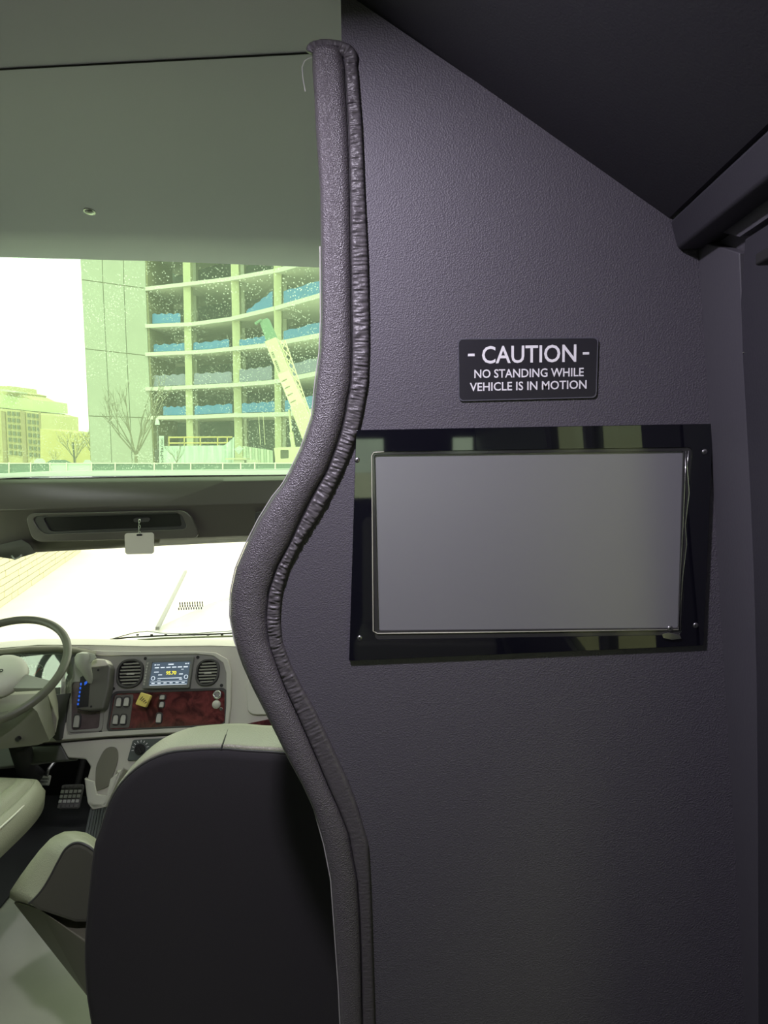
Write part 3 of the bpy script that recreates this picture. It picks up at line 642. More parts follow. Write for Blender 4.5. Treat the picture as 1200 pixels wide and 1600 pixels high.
# firewall, floor mat, pedals
struct(MB().box((CX0, 2.92, 0), (CX1, 2.98, .62)).build('wall_firewall', BLACKV)); tag(bpy.data.objects['wall_firewall'], 'black firewall under the dashboard', 'wall')
fm = MB(); fm.slab([WZ(x, y, .001) for x, y in ((-500,1400),(-300,1180),(190,1180),(190,1300),(147,1330),(60,1350),(0,1420),(-150,1480))], (0, 0, 1), 0, .008)
fm.build('floor_mat', MATF, bevel=.002); tag(bpy.data.objects['floor_mat'], 'black rubber floor mat in the driver footwell', 'mat')
rm = thing('ribbed_mat', WZ(140, 1290, .01), 'dark ribbed rubber strip on the floor right of the accelerator', 'mat')
ra = [WZ(x, y, .010) for x, y in ((142,1262),(172,1262),(160,1330),(128,1330))]
MB().slab(ra, (0, 0, 1), 0, .006).build('strip', MATF, rm)
for k in range(7):
    u = (k+.5)/7; a = ra[0].lerp(ra[1], u); b = ra[3].lerp(ra[2], u)
    MB().obox((a+b)/2+V((0, 0, .009)), (b-a)/2, (b-a).cross(V((0, 0, 1))).normalized()*.0045, (0, 0, .003)).build('rib', mat('worn_rib', (.16, .18, .17), .4), rm)
PED = mat('pedal_rubber', (.14, .14, .13), .5); PEDL = mat('worn_pedal', (.5, .52, .47), .35)
pd = thing('accelerator_pedal', WZ(110, 1262, .02), 'wide treaded accelerator pedal in the dark footwell', 'pedal')
pn = V((0, -.8, .6)).normalized(); pp0 = W(110, 1245, 2.72)
def PP(x, y): return WP(x, y, pp0, pn)
MB().slab([PP(x, y) for x, y in rq([(97,1226),(131,1225),(122,1263),(89,1264)], .1)], pn, -.015, 0).build('plate', PED, pd, bevel=.003)
for i in range(5):
    for j in range(5):
        u = (i+.5)/5; v = (j+.5)/5; c0 = ((97*(1-u)+131*u)*(1-v)+(89*(1-u)+122*u)*v, (1226*(1-u)+1225*u)*(1-v)+(1264*(1-u)+1263*u)*v)
        MB().obox(PP(*c0)+pn*.003, (.0062, 0, 0), pn*.003, pn.cross(V((1, 0, 0)))*.0062).build('tread_block', PEDL if .2 < v < .8 else PED, pd, bevel=.001)
MB().tube([PP(115, 1235)-pn*.02, V((PP(115, 1235).x, 2.93, .35))], .012).build('lever', BLACK, pd)
pd = thing('brake_pedal', WZ(70, 1235, .02), 'small ridged brake pedal left of the accelerator', 'pedal')
pp0 = W(70, 1215, 2.7)
MB().slab([PP(x, y) for x, y in rq([(63,1212),(79,1211),(75,1227),(61,1227)], .1)], pn, -.012, 0).build('plate', PEDL, pd, bevel=.002)
for y in (1215, 1220, 1225): MB().obox(PP(70-(y-1215)*.2, y)+pn*.003, (.017, 0, 0), pn*.003, pn.cross(V((1, 0, 0)))*.003).build('ridge', PEDL, pd)
MB().tube([PP(73, 1212), PP(76, 1202), V((PP(76, 1200).x, 2.92, PP(76, 1200).z+.03))], .007).build('lever', STEEL, pd, smooth=True)

# ================================================================== SEATS
def cushion(name, m, par, x0, x1, y0, y1, z0, z1, pleats=8, rad=.05):
    n = 96; mY = 22; top = []; mb = MB()
    def sup(u): return (1-abs(2*u-1)**4)**.45 if 0 < u < 1 else 0
    for j in range(mY+1):
        v = j/mY; r = []
        for i in range(n+1):
            u = i/n; e = min(sup(u), sup(v)); cr = 0
            if .06 < u < .94: ph = (u-.06)/.88*pleats; cr = -.019*math.exp(-((ph-round(ph))*5)**2)*(1 if .1 < v < .95 else 0)
            r.append(V((x0+(x1-x0)*u, y0+(y1-y0)*v, z0+(z1-z0)*(.35+.65*e)+cr))); q_ = r[-1]; q_.x = (x0+x1)/2+(q_.x-(x0+x1)/2)*(1-.13*abs(2*v-1)**4); q_.y = (y0+y1)/2+(q_.y-(y0+y1)/2)*(1-.05*abs(2*u-1)**4)
        top.append(r)
    mb.loft(top, closed=False, cap=False)
    k = len(mb.v); bot_ = [[V((p.x*.985+.015*(x0+x1)/2, p.y*.985+.015*(y0+y1)/2, z0)) for p in r] for r in top]
    loop = [(0, i) for i in range(n+1)]+[(j, n) for j in range(1, mY+1)]+[(mY, i) for i in range(n-1, -1, -1)]+[(j, 0) for j in range(mY-1, 0, -1)]
    mb.v += [bot_[j][i] for j, i in loop]
    for q in range(len(loop)):
        a = loop[q]; b = loop[(q+1) % len(loop)]; mb.f.append((a[0]*(n+1)+a[1], b[0]*(n+1)+b[1], k+(q+1) % len(loop), k+q))
    mb.f.append(tuple(range(k+len(loop)-1, k-1, -1)))
    return mb.build(name, m, par, smooth=True)
ds = thing('driver_seat', (-1.35, 1.7, 0), 'light grey pleated leather driver seat at the left edge', 'seat')
cp_ = W(64, 1236, 1.93)
cushion('seat_cushion', OLIVEL, ds, cp_.x-.56, cp_.x, 1.42, 2.03, cp_.z-.085, cp_.z+.035)
MB().tube(catmull([V((cp_.x+x, y, cp_.z+z)) for x, y, z in ((-.03, 1.48, -.018), (-.010, 1.6, -.008), (-.008, 1.8, -.008), (-.03, 1.95, -.018))], 6), .003, 8).build('piping', IVORY, ds, smooth=True)
MB().box((-1.68, 1.5, .0), (-1.42, 1.85, cp_.z-.086)).build('pedestal', BLACK, ds, bevel=.01)
q = MB(); o_ = rq([(-1.62, 1.10), (-1.10, 1.10), (-1.10, .42), (-1.62, .42)], .2, .12, 6)
q.loft([[V((x*k+(1-k)*-1.36, Y+.0*z, .42+(z-.42)*k)) for x, z in o_] for Y, k in ((1.30, .93), (1.32, .99), (1.38, 1), (1.42, .92))]); q.build('seat_back', OLIVEL, ds, smooth=True)

ps = thing('passenger_seat', (-.45, 1.55, 0), 'dark-backed passenger seat with light grey leather top, just ahead of the partition', 'seat')
L_in = [(175,1720),(150,1640),(143,1600),(135,1545),(133,1480),(138,1414),(147,1330),(156,1300),(170,1257),(190,1223),(222,1195),(260,1178),(300,1173),(345,1171),(385,1174),(445,1178),(500,1190),(540,1215),(565,1260),(580,1330),(588,1450),(590,1600),(585,1640),(560,1720)]
L_out = [(141,1600),(129,1545),(127,1480),(132,1414),(141,1330),(150,1298),(160,1262),(178,1226),(202,1192),(236,1164),(285,1143),(350,1132),(420,1131),(470,1136),(520,1150),(560,1180),(585,1230),(598,1330),(604,1450),(604,1600)]
Yb = 1.40
def low_pts(l, Y, z): return [W(x, y, Y) for x, y in l]
def seatrow(l, Y, k=1.0):
    P = [W(x, y, Y) for x, y in l]; a = P[0]; b = P[-1]
    c = sum(P, V((0, 0, 0)))/len(P)
    return [c+(p-c)*k for p in P]
def shiftrow(row, dy, k): 
    c = sum(row, V((0, 0, 0)))/len(row); return [V((c.x+(p.x-c.x)*k, p.y+dy, c.z+(p.z-c.z)*k)) for p in row]
rin = seatrow(catmull([V((x, y, 0)) for x, y in L_in], 3) and [(v.x, v.y) for v in catmull([V((x, y, 0)) for x, y in L_in], 3)], Yb)
body = [shiftrow(rin, .012, 1.0), shiftrow(rin, .006, 1.006), shiftrow(rin, .02, 1.02), shiftrow(rin, .06, 1.03), shiftrow(rin, .11, 1.025), shiftrow(rin, .145, .99), shiftrow(rin, .155, .9)]
sb = MB().loft(body).build('seat_back', OLIVEL, ps, smooth=True)
MB().loft([shiftrow(rin, .016, .97), shiftrow(rin, .002, .994), shiftrow(rin, -.003, .985), shiftrow(rin, -.006, .93), shiftrow(rin, -.006, .5)]).build('back_panel', SEATD, ps, smooth=True)
MB().tube([p for p in shiftrow(rin, .004, 1.0)], .0028, 6).build('piping', DARKP, ps, smooth=True)
cs_ = [WZ(x, y, .882) for x, y in ((345,1171),(349,1160),(354,1147),(359,1136))]
topz = max(p.z for p in body[3])
MB().tube([W(x, y, Yb+d) for x, y, d in ((345,1172,-.002),(347,1165,.006),(350,1157,.03),(353,1149,.055),(356,1141,.085),(359,1135,.11))], .0016, 6).build('stitched_seam', BLACK, ps)
# seat cushion bolster turned to the left of the back
na = [(47,1410),(56,1402),(68,1388),(80,1368),(92,1345),(103,1326),(115,1317),(127,1316),(140,1322),(152,1332),(170,1352),(200,1400),(200,1440),(120,1440),(60,1420)]
fa = [(14,1402),(16,1392),(32,1368),(48,1346),(62,1328),(78,1311),(94,1304),(112,1303),(130,1306),(144,1314),(165,1335),(195,1380),(195,1420),(110,1425),(30,1413)]
nr = [W(x, y, 1.50) for x, y in na]; frr = [W(x, y, 1.60) for x, y in fa]
cn = sum(nr, V())/len(nr); cf_ = sum(frr, V())/len(frr)
sc2 = lambda r, c, k, dy: [c+(p-c)*k+V((0, dy, 0)) for p in r]
MB().loft([sc2(nr, cn, .97, -.002), nr, [a.lerp(b, .25)+V((0, 0, .004)) for a, b in zip(nr, frr)], [a.lerp(b, .6)+V((0, 0, .006)) for a, b in zip(nr, frr)], frr, sc2(frr, cf_, .96, .02)]).build('seat_cushion', OLIVEL, ps, smooth=True)
MB().loft([sc2(nr, cn, .985, .004), sc2(nr, cn, .975, -.004), sc2(nr, cn, .9, -.006)]).build('cushion_side_panel', mat('olive_side_vinyl', (.10, .10, .075), .55), ps, smooth=False)
MB().tube([p+V((0, -.003, 0)) for p in catmull(nr[:10], 4)], .003, 8).build('cushion_piping', DARKP, ps, smooth=True)
# tapering seat base below the cushion
bs1 = [W(x, y, Y) for x, y, Y in ((18,1408,1.60),(60,1418,1.51),(140,1478,1.47),(200,1470,1.47),(200,1400,1.62))]
bs2 = [V((W(147,1600,1.52).x, 1.56, .17)), V((W(150,1600,1.48).x+.02, 1.50, .17)), V((-.55, 1.47, .17)), V((-.4, 1.47, .17)), V((-.4, 1.62, .17))]
bs3 = [V((p.x+.03, p.y, 0.0)) for p in bs2]
MB().loft([bs1, bs2, bs3]).build('seat_base', mat('olive_base_vinyl', (.14, .14, .095), .5), ps, bevel=.006)
MB().box((-.7, 1.60, .30), (-.15, 2.0, .46)).build('seat_pan', OLIVEL, ps, bevel=.03, seg=4)

# ================================================================== SCREEN AND SIGN
tv = thing('wall_screen', pw(820, 1030), 'grey flat screen in a glossy black frame screwed to the partition', 'screen')
TN = V((0, -1, 0))
fo = [(557,672),(1112,662),(1097,1007),(546,1031)]; fi = [(581,706),(1079,699),(1062,990),(586,998)]
def P(l): return [pw(x, y) for x, y in l]
MB().ring(P(rq(fo, .004)), P(rq(fi, .014, .025)), TN, 0, .006).build('bezel', BLACKG, tv, bevel=.0008)
fs_ = [(583,709),(1068,703),(1061,984),(590,987)]
MB().slab(P(rq(fs_, .004)), TN, .0005, .002).build('display', SCREEN, tv)
inn = [(586,711),(1066,705),(1058,980),(592,984)]
MB().ring(P(rq([(579,704),(1081,697),(1064,992),(584,1000)], .016, .03)), P(rq(inn, .008)), TN, .0005, .0048).build('gasket', mat('clear_edge_gasket', (.035, .035, .035), .12, spec=.8), tv, bevel=.001)
lp = [(1060,984),(590,990),(583,986),(581,712),(584,707),(600,706)]
MB().tube([pw(x, y, -.0055) for x, y in lp], .0010, 8).build('edge_bead', mat('pale_bead', (.5, .5, .4), .3), tv, smooth=True)
MB().tube([pw(x, y, -.0055) for x, y in ((1076,704),(1074,730),(1077,770),(1071,820),(1073,850),(1067,900),(1064,940),(1063,985))], .0009, 6).build('peeling_edge', CHROME, tv, smooth=True)
MB().tube([pw(x, y, -.0055) for x, y in ((1072,705),(1070,760),(1067,830),(1063,900),(1060,985))], .0007, 6).build('peeling_edge', CHROME, tv, smooth=True)
for x, y in ((558,719),(562,997),(1101,706),(1087,977),(1047,982)):
    q = MB().dome(pw(x, y, -.006), TN, .0042, .0018, 16, 4).build('screw', STEEL, tv, smooth=True)
    ORG[q.name] = ORG[tv.name]; MB().disc(pw(x, y, -.0078), TN, .0014, -.0002, .0002, 6).build('hex_socket', BLACK, q)
q = MB().hull([pw(x, y, d) for x, y in ((1034,991),(1044,988),(1062,992),(1065,998),(1050,1000),(1036,997)) for d in (-.006, -.009)]).build('corner_clip', CHROME, tv, bevel=.0008)

sg = thing('caution_sign', pw(825, 627), 'small black sign reading CAUTION in white above the screen', 'sign')
sq = [(715.5,529.5),(934.5,527.5),(931.5,621.5),(716.5,627)]
sn = (pw(715, 580)-pw(933, 578)).normalized()
MB().slab(P(rq(sq, .03, .07)), TN, 0, .0022).build('plate', SIGNP, sg, bevel=.0006)
MB().ring(P(rq(sq, .03, .07)), P(rq([(717,531),(933,529),(930,620),(718,625.5)], .03, .07)), TN, .002, .0026).build('bevelled_edge', mat('edge_grey', (.10, .10, .12), .35), sg)
def tline(body, x0, x1, yl, yr, hpx, bold=.0):
    a = pw(x0, yl); b = pw(x1, yr); c = (a+b)/2; h_ = (pw((x0+x1)/2, (yl+yr)/2-hpx/2)-pw((x0+x1)/2, (yl+yr)/2+hpx/2)).length
    text('lettering', body, c+V((0, -.0022, 0)), b-a, V((0, 0, 1)), h_, WHITE, sg, width=(b-a).length, depth=.0004, bold=bold)
tline('CAUTION', 753, 900, 555, 552, 27.5, .012)
for (a, b, yy_) in ((731, 741.5, 555), (910, 920, 552.5)):
    MB().slab(P([(a, yy_-1.9), (b, yy_-2.1), (b, yy_+1.7), (a, yy_+1.9)]), TN, .0022, .0026).build('dash_mark', WHITE, sg)
tline('NO STANDING WHILE', 741, 911.5, 584.5, 581.5, 13.5, .012)
tline('VEHICLE IS IN MOTION', 734, 916, 605, 600.8, 13.5, .012)

# ================================================================== CABIN LIGHTS AND SEATS BEHIND THE CAMERA
for i, (x, y) in enumerate(((-.33, .56), (-.5, -1.2), (-.5, -3.0))):
    c = V((x, y, cz-.001 if y > .05 else cz+.004))
    o = thing('ceiling_light', c, ['small round lilac ceiling lamp nearest the partition', 'small round lilac ceiling lamp halfway down the aisle', 'small round lilac ceiling lamp near the rear window'][i], 'lamp')
    MB().ring([c+V((.045*math.cos(t), .045*math.sin(t), 0)) for t in [k*math.pi/12 for k in range(24)]], [c+V((.036*math.cos(t), .036*math.sin(t), 0)) for t in [k*math.pi/12 for k in range(24)]], (0, 0, -1), -.002, .008).build('lamp_ring', CHROME, o, bevel=.001)
    MB().disc(c, (0, 0, -1), .036, 0, .004, 24).build('lens', mat('lamp_lens', (.8, .8, .85), .5, emit=(.9, .84, 1), estr=6), o)
    l = lamp('lamp_light', 'AREA', V((0, 0, -.02)), [17, 1.5, 1.5][i], (.90, .83, 1.0), shape='DISK', size=.10); l.parent = o; l.data.spread = R(178)
def bench(x, y, w, lb):
    o = thing('cabin_bench', (x, y, 0), lb, 'seat', 'benches in the cabin behind the viewpoint')
    MB().box((x-w/2, y-.25, .32), (x+w/2, y+.25, .46)).build('seat_cushion', OLIVEL, o, bevel=.03, seg=3)
    MB().hull([V((x+sx_*w/2, y-.25+a, z)) for sx_ in (-1, 1) for a, z in ((0, .4), (-.1, .4), (-.12, 1.08), (-.2, 1.08))]).build('seat_back', OLIVEL, o, bevel=.03, seg=3)
    for sx_ in (-1, 1): MB().box((x+sx_*(w/2-.06)-.02, y-.2, 0), (x+sx_*(w/2-.06)+.02, y+.2, .319)).build('leg', BLACK, o)
for y, w_ in ((-1.9, 'front'), (-3.1, 'rear')): bench(-1.4, y, .9, 'grey leather %s bench on the driver side, behind the viewpoint' % w_); bench(-.05, y, .8, 'grey leather %s bench on the curb side, behind the viewpoint' % w_)

# ================================================================== OUTSIDE
gz = -.95
gr = struct(MB().box((-90, 3.2, gz-.3), (60, 150, gz)).build('ground', ROAD)); tag(gr, 'pale overexposed paving outside the truck', 'ground')
struct(MB().box((-60, -60, gz-.3), (60, 3.19, gz)).build('ground_behind', ROAD)) 
# hood
hd = thing('truck_hood', (-.8, 3.5, .3), 'white truck hood seen through the lower windscreen', 'hood')
hz = [(2.99, .68, -1.92, .25), (3.3, .685, -1.75, .15), (3.9, .68, -1.62, .05), (4.5, .66, -1.50, -.05), (4.75, .58, -1.45, -.1), (4.85, .45, -1.45, -.1)]
rows = []
for Y, z, xa, xb in hz:
    r = []
    for k in range(21):
        u = k/20; x = xa+(xb-xa)*u; e = 1-abs(2*u-1)**4; r.append(V((x, Y, z-.22*(1-e)-.0)))
    rows.append([V((xa, Y, z-.6))]+r+[V((xb, Y, z-.6))])
MB().loft(rows).build('hood_panel', WHITEP, hd, smooth=True)
cr0 = WZ(246, 982, .689); cr1 = WZ(290, 893, .672)
MB().obox((cr0+cr1)/2, (cr1-cr0)/2, (cr1-cr0).cross(V((0, 0, 1))).normalized()*.009, (0, 0, .008)).build('hood_ridge', mat('ridge_grey', (.30, .30, .28), .5), hd)
dots = MB()
for j in range(3):
    for i in range(10): dots.disc(WZ(281+i*3.9-j*.8+(j % 2)*1.2, 942+j*4.2-.3*i*.5, .686), (0, 0, 1), .0035, -.01, .003, 6)
dots.build('vent_holes', BLACK, hd)['kind'] = 'stuff'
# wiper
wi = thing('windscreen_wiper', W(260, 998, 2.95), 'black wiper resting along the base of the windscreen', 'wiper')
MB().tube([W(x, y, 2.93) for x, y in ((172,999),(200,996),(260,993),(330,991),(370,989),(430,987))], .0035, 6).build('blade', BLACK, wi, smooth=True)
MB().tube([W(x, y, 2.915) for x, y in ((176,998),(208,989),(230,986),(250,989),(300,990),(372,985),(430,982))], .0022, 6).build('arm', STEEL, wi, smooth=True)
MB().tube([W(x, y, 2.905) for x, y in ((215,1000),(260,997),(330,995),(430,992))], .004, 6).build('linkage', mat('olive_metal', (.2, .22, .13), .5), wi, smooth=True)
for x in range(215, 380, 22): MB().obox(W(x, 992, 2.925), (.005, 0, 0), (0, .003, 0), (0, 0, .003)).build('claw', BLACK, wi)

# stone retaining wall at the left
sw_ = struct(thing('wall_stone', (-6, 10, gz), None, None)); 
A = WZ(-60, 990, gz); B = WZ(125, 862, gz); wdir = (B-A).normalized(); wl = (B-A).length; wnn = V((-wdir.y, wdir.x, 0))
tag(sw_, 'yellow stone retaining wall left of the hood', 'wall')
MB().obox((A+B)/2+V((0, 0, .48))+wnn*.25, wdir*wl/2, wnn*.2, (0, 0, .48)).build('core', MORT, sw_)
protos = {}
for c in range(9):
    x = -(c % 2)*.2
    while x < wl-.1:
        L = .42+.08*((int(x*7)+c) % 3-1); key = round(L, 2)
        if key not in protos:
            q = MB().obox((0, 0, 0), wdir*(key/2-.01), wnn*.05, (0, 0, .048)); 
            me = bpy.data.meshes.new('brick'); me.from_pydata([tuple(v) for v in q.v], [], q.f); me.materials.append(STONE); protos[key] = me
        a = max(x, 0); o = bpy.data.objects.new('brick', protos[key]); COL.objects.link(o); o.parent = sw_
        o.location = A+wdir*(x+L/2)+V((0, 0, .055+c*.107))+wnn*(.02+.012*random.random())-ORG[sw_.name]
        x += L

# concrete flank of the building, with its precast panels
cb = thing('concrete_building', W(180, 720, 60), 'pale concrete tower flank with large wall panels, left of the open frame', 'building')
def cq(u, v): # corners of the flank in px; u 0..1 across, v = y
    xl = interp([(380,124),(405,125.5),(437,127),(545,133),(650,139),(740,143)], v); xr = interp([(380,226),(450,228.5),(555,232),(655,237),(740,241)], v); return xl+(xr-xl)*u
MB().slab([W(cq(0, 340)-2, 340, 60), W(cq(1, 340)+1, 350, 60), W(cq(1, 735)+1, 752, 60), W(cq(0, 735), 752, 60)], (0, 1, 0), .05, 6).build('wall_core', MORT, cb)
yl = [(330,338),(437,451),(545,556),(650,653),(740,742)]
for j in range(4):
    for u0, u1 in ((0, .335), (.335, .66), (.66, 1)):
        def pt(u, k): 
            a, b = yl[k]; y = a+(b-a)*u; return W(cq(u, y), y, 60)
        q = [pt(u0+.006, j), pt(u1-.006, j), pt(u1-.006, j+1), pt(u0+.006, j+1)]
        q = [p+V((0, 0, -.035 if i < 2 else .035)) for i, p in enumerate(q)]
        MB().slab(q, (0, 1, 0), -.05, .08).build('panel', CONC, cb)

# open concrete frame under construction
ob_ = thing('building_frame', W(360, 720, 56), 'curved open concrete building frame under construction with blue tarps', 'building')
dist = [(210,60),(235,60),(300,59),(360,56.5),(430,52),(500,46),(560,42)]
def fd(x): return interp(dist, x)
LV = {0: [(232,388),(300,372),(360,356),(430,328),(560,280)], 1: [(229,449),(290,442),(357,434),(440,419),(500,400),(560,385)], 2: [(232,507),(302,504),(360,496),(427,480),(500,459),(560,440)], 3: [(234,551),(320,547),(415,537),(442,532),(500,521),(560,508)],
      4: [(237,605),(300,602),(360,599),(427,594),(492,581),(560,570)], 5: [(240,650),(300,649),(365,646),(447,644),(500,637),(560,632)]}
xs_ = [228+i*12 for i in range(28)]
for k, tab in LV.items():
    rows = []
    for x in xs_:
        p = W(x, interp(tab, x), fd(x)); th = .30
        rows.append([p+V((0, -.2, 0)), p+V((0, -.2, -th)), p+V((-.5, 9, -th)), p+V((-.5, 9, 0))])
    MB().loft(rows).build('floor_slab', SLAB, ob_)
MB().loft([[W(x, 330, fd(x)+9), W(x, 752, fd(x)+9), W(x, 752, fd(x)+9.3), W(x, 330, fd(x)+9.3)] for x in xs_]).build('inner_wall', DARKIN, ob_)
for cols in (((284,296),(293,303)), ((359,371),(368,380)), ((427,440),(430,439))):
    (a, b), (c, d) = cols; xm = (a+b)/2; Y = fd(xm)+.05
    for Yo, s_ in ((0, 1), (3.5, .9)):
        tp_ = [W(a, 340, Y+Yo), W(b, 340, Y+Yo), W(d, 755, Y+Yo), W(c, 755, Y+Yo)] if Yo == 0 else [W(b+2, 340, Y+Yo), W(b+9, 340, Y+Yo), W(d+7, 755, Y+Yo), W(d+1, 755, Y+Yo)]
        MB().slab(tp_, (0, 1, 0), 0, .6).build('column', mat('yellowed_concrete', (.40, .40, .27), .9) if Yo == 0 else COLM, ob_)
def tarp(lv, x0, x1, h0, h1, m):
    rows = []; n = 12
    for i in range(n+1):
        x = x0+(x1-x0)*i/n; y = interp(LV[lv], x); h_ = h0+(h1-h0)*i/n+1.2*math.sin(i*1.9)
        rows.append([W(x, y-h_, fd(x)+.5), W(x, y-1, fd(x)+.35), W(x, y-1, fd(x)+.40), W(x, y-h_, fd(x)+.55)])
    MB().loft(rows).build('tarp', m, ob_)
for a in ((2,238,282,16,15,BLUE),(2,385,426,4,26,BLUE),(2,443,560,20,22,BLUE),(3,240,290,12,12,BLUE),(3,302,358,12,13,BLUE),(3,374,415,10,12,BLUE),(3,443,560,14,22,BLUE),(4,240,290,18,18,GREYT),(4,303,362,18,18,GREYT),(4,374,425,20,22,GREYT),(4,442,560,20,22,GREYT),(5,255,292,14,14,BLUE),(5,304,363,14,15,BLUE),(5,378,430,15,17,BLUE),(5,445,560,18,22,BLUE)): tarp(*a)
# ground floor: railing, sheeting, shed
rl = thing('railing', W(320, 700, 50), 'yellow safety railing on the ground floor behind the white sheeting', 'railing')
for y in (683, 692): MB().tube([W(263, y+.5, 50), W(363, y, 50)], .05, 6).build('rail', mat('yellow_rail', (.55, .45, .16), .5), rl)
for x in (264, 288, 313, 340, 355): MB().tube([W(x, 682, 50), W(x, 697, 50)], .05, 6).build('post', mat('yellow_rail', 0), rl)
wsx = MB(); rows = []
for i in range(41):
    x = 256+i*2.75; yt = interp([(256,697),(350,696),(358,690),(366,682),(372,695)], x); rows.append([W(x, yt, 47+.12*math.sin(i*1.3)), W(x, 762, 46.8+.12*math.sin(i*1.7)), W(x, 762, 47.3), W(x, yt, 47.3)])
wsx.loft(rows).build('white_sheeting', TARP, smooth=True); tag(bpy.data.objects['white_sheeting'], 'long white plastic sheeting wall along the site', 'sheeting')
shd = thing('corrugated_shed', W(405, 725, 46), 'pale corrugated metal shed wall right of the sheeting', 'shed')
for i in range(10):
    x = 380+i*4.6; MB().slab([W(x, 697+i*.7, 46), W(x+3.9, 697.6+i*.7, 46), W(x+5.6, 762, 46), W(x+1.2, 762, 46)], (0, 1, 0), 0, .2).build('panel', mat('shed_green', (.34, .40, .32), .7, var=.15, vscale=2) if i % 2 else mat('shed_pale', (.46, .52, .42), .7), shd)
dm = MB().slab([W(x, y, 45.5) for x, y in ((366,702),(374,696),(380,701),(373,710))], (0, 1, 0), 0, .1).build('diamond_sign', TARP); tag(dm, 'pale diamond road sign leaning in front of the shed', 'sign')
# material stacks
mt = thing('timber_stack', W(395, 722, 44), 'flat stack of boards lying on trestles before the shed', 'stack')
MB().slab([W(x, y, 44) for x, y in ((352,716),(384,716),(384,718),(352,718))], (0, 1, 0), 0, 1).build('board', CRANE, mt)
for x0, x1 in ((364, 380), (385, 402)): MB().slab([W(x, y, 44) for x, y in ((x0,719),(x1,719),(x1+1,764),(x0-1,764))], (0, 1, 0), .1, .8).build('crate', COLM, mt)
# crane
ck = thing('mobile_crane', W(450, 725, 38), 'cream telescopic mobile crane leaning in front of the building frame', 'crane')
CY = 38
def boom(p, q, w0, w1, name, m, Y0=CY, dpt=.6):
    d = V((q[0]-p[0], q[1]-p[1], 0)).normalized(); n = V((-d.y, d.x, 0))
    return MB().slab([W(p[0]+n.x*w0, p[1]+n.y*w0, Y0), W(p[0]-n.x*w0, p[1]-n.y*w0, Y0), W(q[0]-n.x*w1, q[1]-n.y*w1, Y0), W(q[0]+n.x*w1, q[1]+n.y*w1, Y0)], (0, 1, 0), 0, dpt).build(name, m, ck, bevel=.03)
boom((411,499),(424,532),7,8,'boom_tip', CRANED); boom((422,530),(446,590),9.5,9.5,'boom_section', CRANE, CY-.1, .8); boom((442,582),(466,638),9.5,10,'boom_section', mat('pale_crane', (.6,.58,.42), .4), CY-.2, 1); boom((463,632),(500,725),11,12,'boom_section', CRANE, CY-.3, 1.2)
for k in range(4): boom((440+k*4.6, 596+k*11), (448+k*4.6, 592+k*11), .5, .5, 'boom_rib', BARK, CY-.25, .1)
boom((408,499),(398,506),1.5,2.2,'boom_hook', CRANED, CY-.1, .2)
lt = MB()
for q in range(9):
    x0 = 437+q*4.6; y0 = 532+q*13.4
    for a, b in (((x0, y0), (x0+4.6, y0+13.4)), ((x0+8, y0-1), (x0+12.6, y0+12.4)), ((x0, y0), (x0+12.6, y0+12.4)), ((x0+8, y0-1), (x0+4.6, y0+13.4))): lt.tube([W(*a, CY+.2), W(*b, CY+.2)], .03, 4)
lt.build('lattice_jib', mat('pale_crane', 0), ck)
text('lettering', 'BRITTELL CRANE' if 0 else 'CRANE  CO', W(431, 568, CY-.12), (W(437.5,585,CY)-W(424.5,551,CY)), (W(446,563,CY)-W(436,567,CY)), .22, BARK, ck, width=1.15, depth=.01) if 0 else None
lm = MB()
for k, (s0, s1) in enumerate(((0, .06), (.09, .15), (.18, .23), (.25, .28), (.42, .48), (.51, .56), (.59, .65), (.68, .74), (.77, .82), (.85, .9), (.93, .97))):
    a = V((425, 550, 0)).lerp(V((437, 582, 0)), s0); b = V((425, 550, 0)).lerp(V((437, 582, 0)), s1)
    lm.slab([W(a.x+1.6, a.y-.6, CY-.1), W(b.x+1.6, b.y-.6, CY-.1), W(b.x-1.4, b.y+.5, CY-.1), W(a.x-1.4, a.y+.5, CY-.1)], (0, -1, 0), .0, .02)
lm.build('lettering', BARK, ck)
MB().tube([W(452, 640, CY), W(455, 676, CY)], .06).build('hydraulic_rod', CRANE, ck); MB().tube([W(455, 675, CY), W(459, 703, CY)], .12).build('hydraulic_cylinder', CRANE, ck)
cbx = MB().ring([W(x, y, CY-1) for x, y in rq([(433,699),(470,698),(470,728),(437,729)], .05)], [W(x, y, CY-1) for x, y in rq([(438,703),(451,703),(451,716),(438,717)], .1)], (0, 1, 0), 0, 1.5).build('crane_cab', CRANE, ck)
MB().slab([W(x, y, CY-.9) for x, y in ((437,702),(452,702),(452,717),(437,718))], (0, 1, 0), 0, .1).build('cab_window', WINF, ck)
MB().slab([W(x, y, CY-1) for x, y in ((428,700),(433,700),(437,728),(431,728))], (0, 1, 0), 0, .5).build('ladder_panel', CRANE, ck)
p0 = W(428, 728, CY-1); p1 = W(560, 728, CY-1)
MB().box((p0.x, CY-1, gz+.55), (p1.x, CY+1.4, p0.z+.02)).build('carrier_body', CRANE, ck)
for k in range(4): MB().disc(V((p0.x+.7+k*1.15, CY-1, gz+.5)), (0, 1, 0), .5, -.05, .35, 20).build('wheel', BLACK, ck)
# hoist cables
for x in (404, 411): MB().tube([W(x, 648, 45), W(x+3, 695, 45)], .015, 4).build('hoist_cable', CRANE, ck)
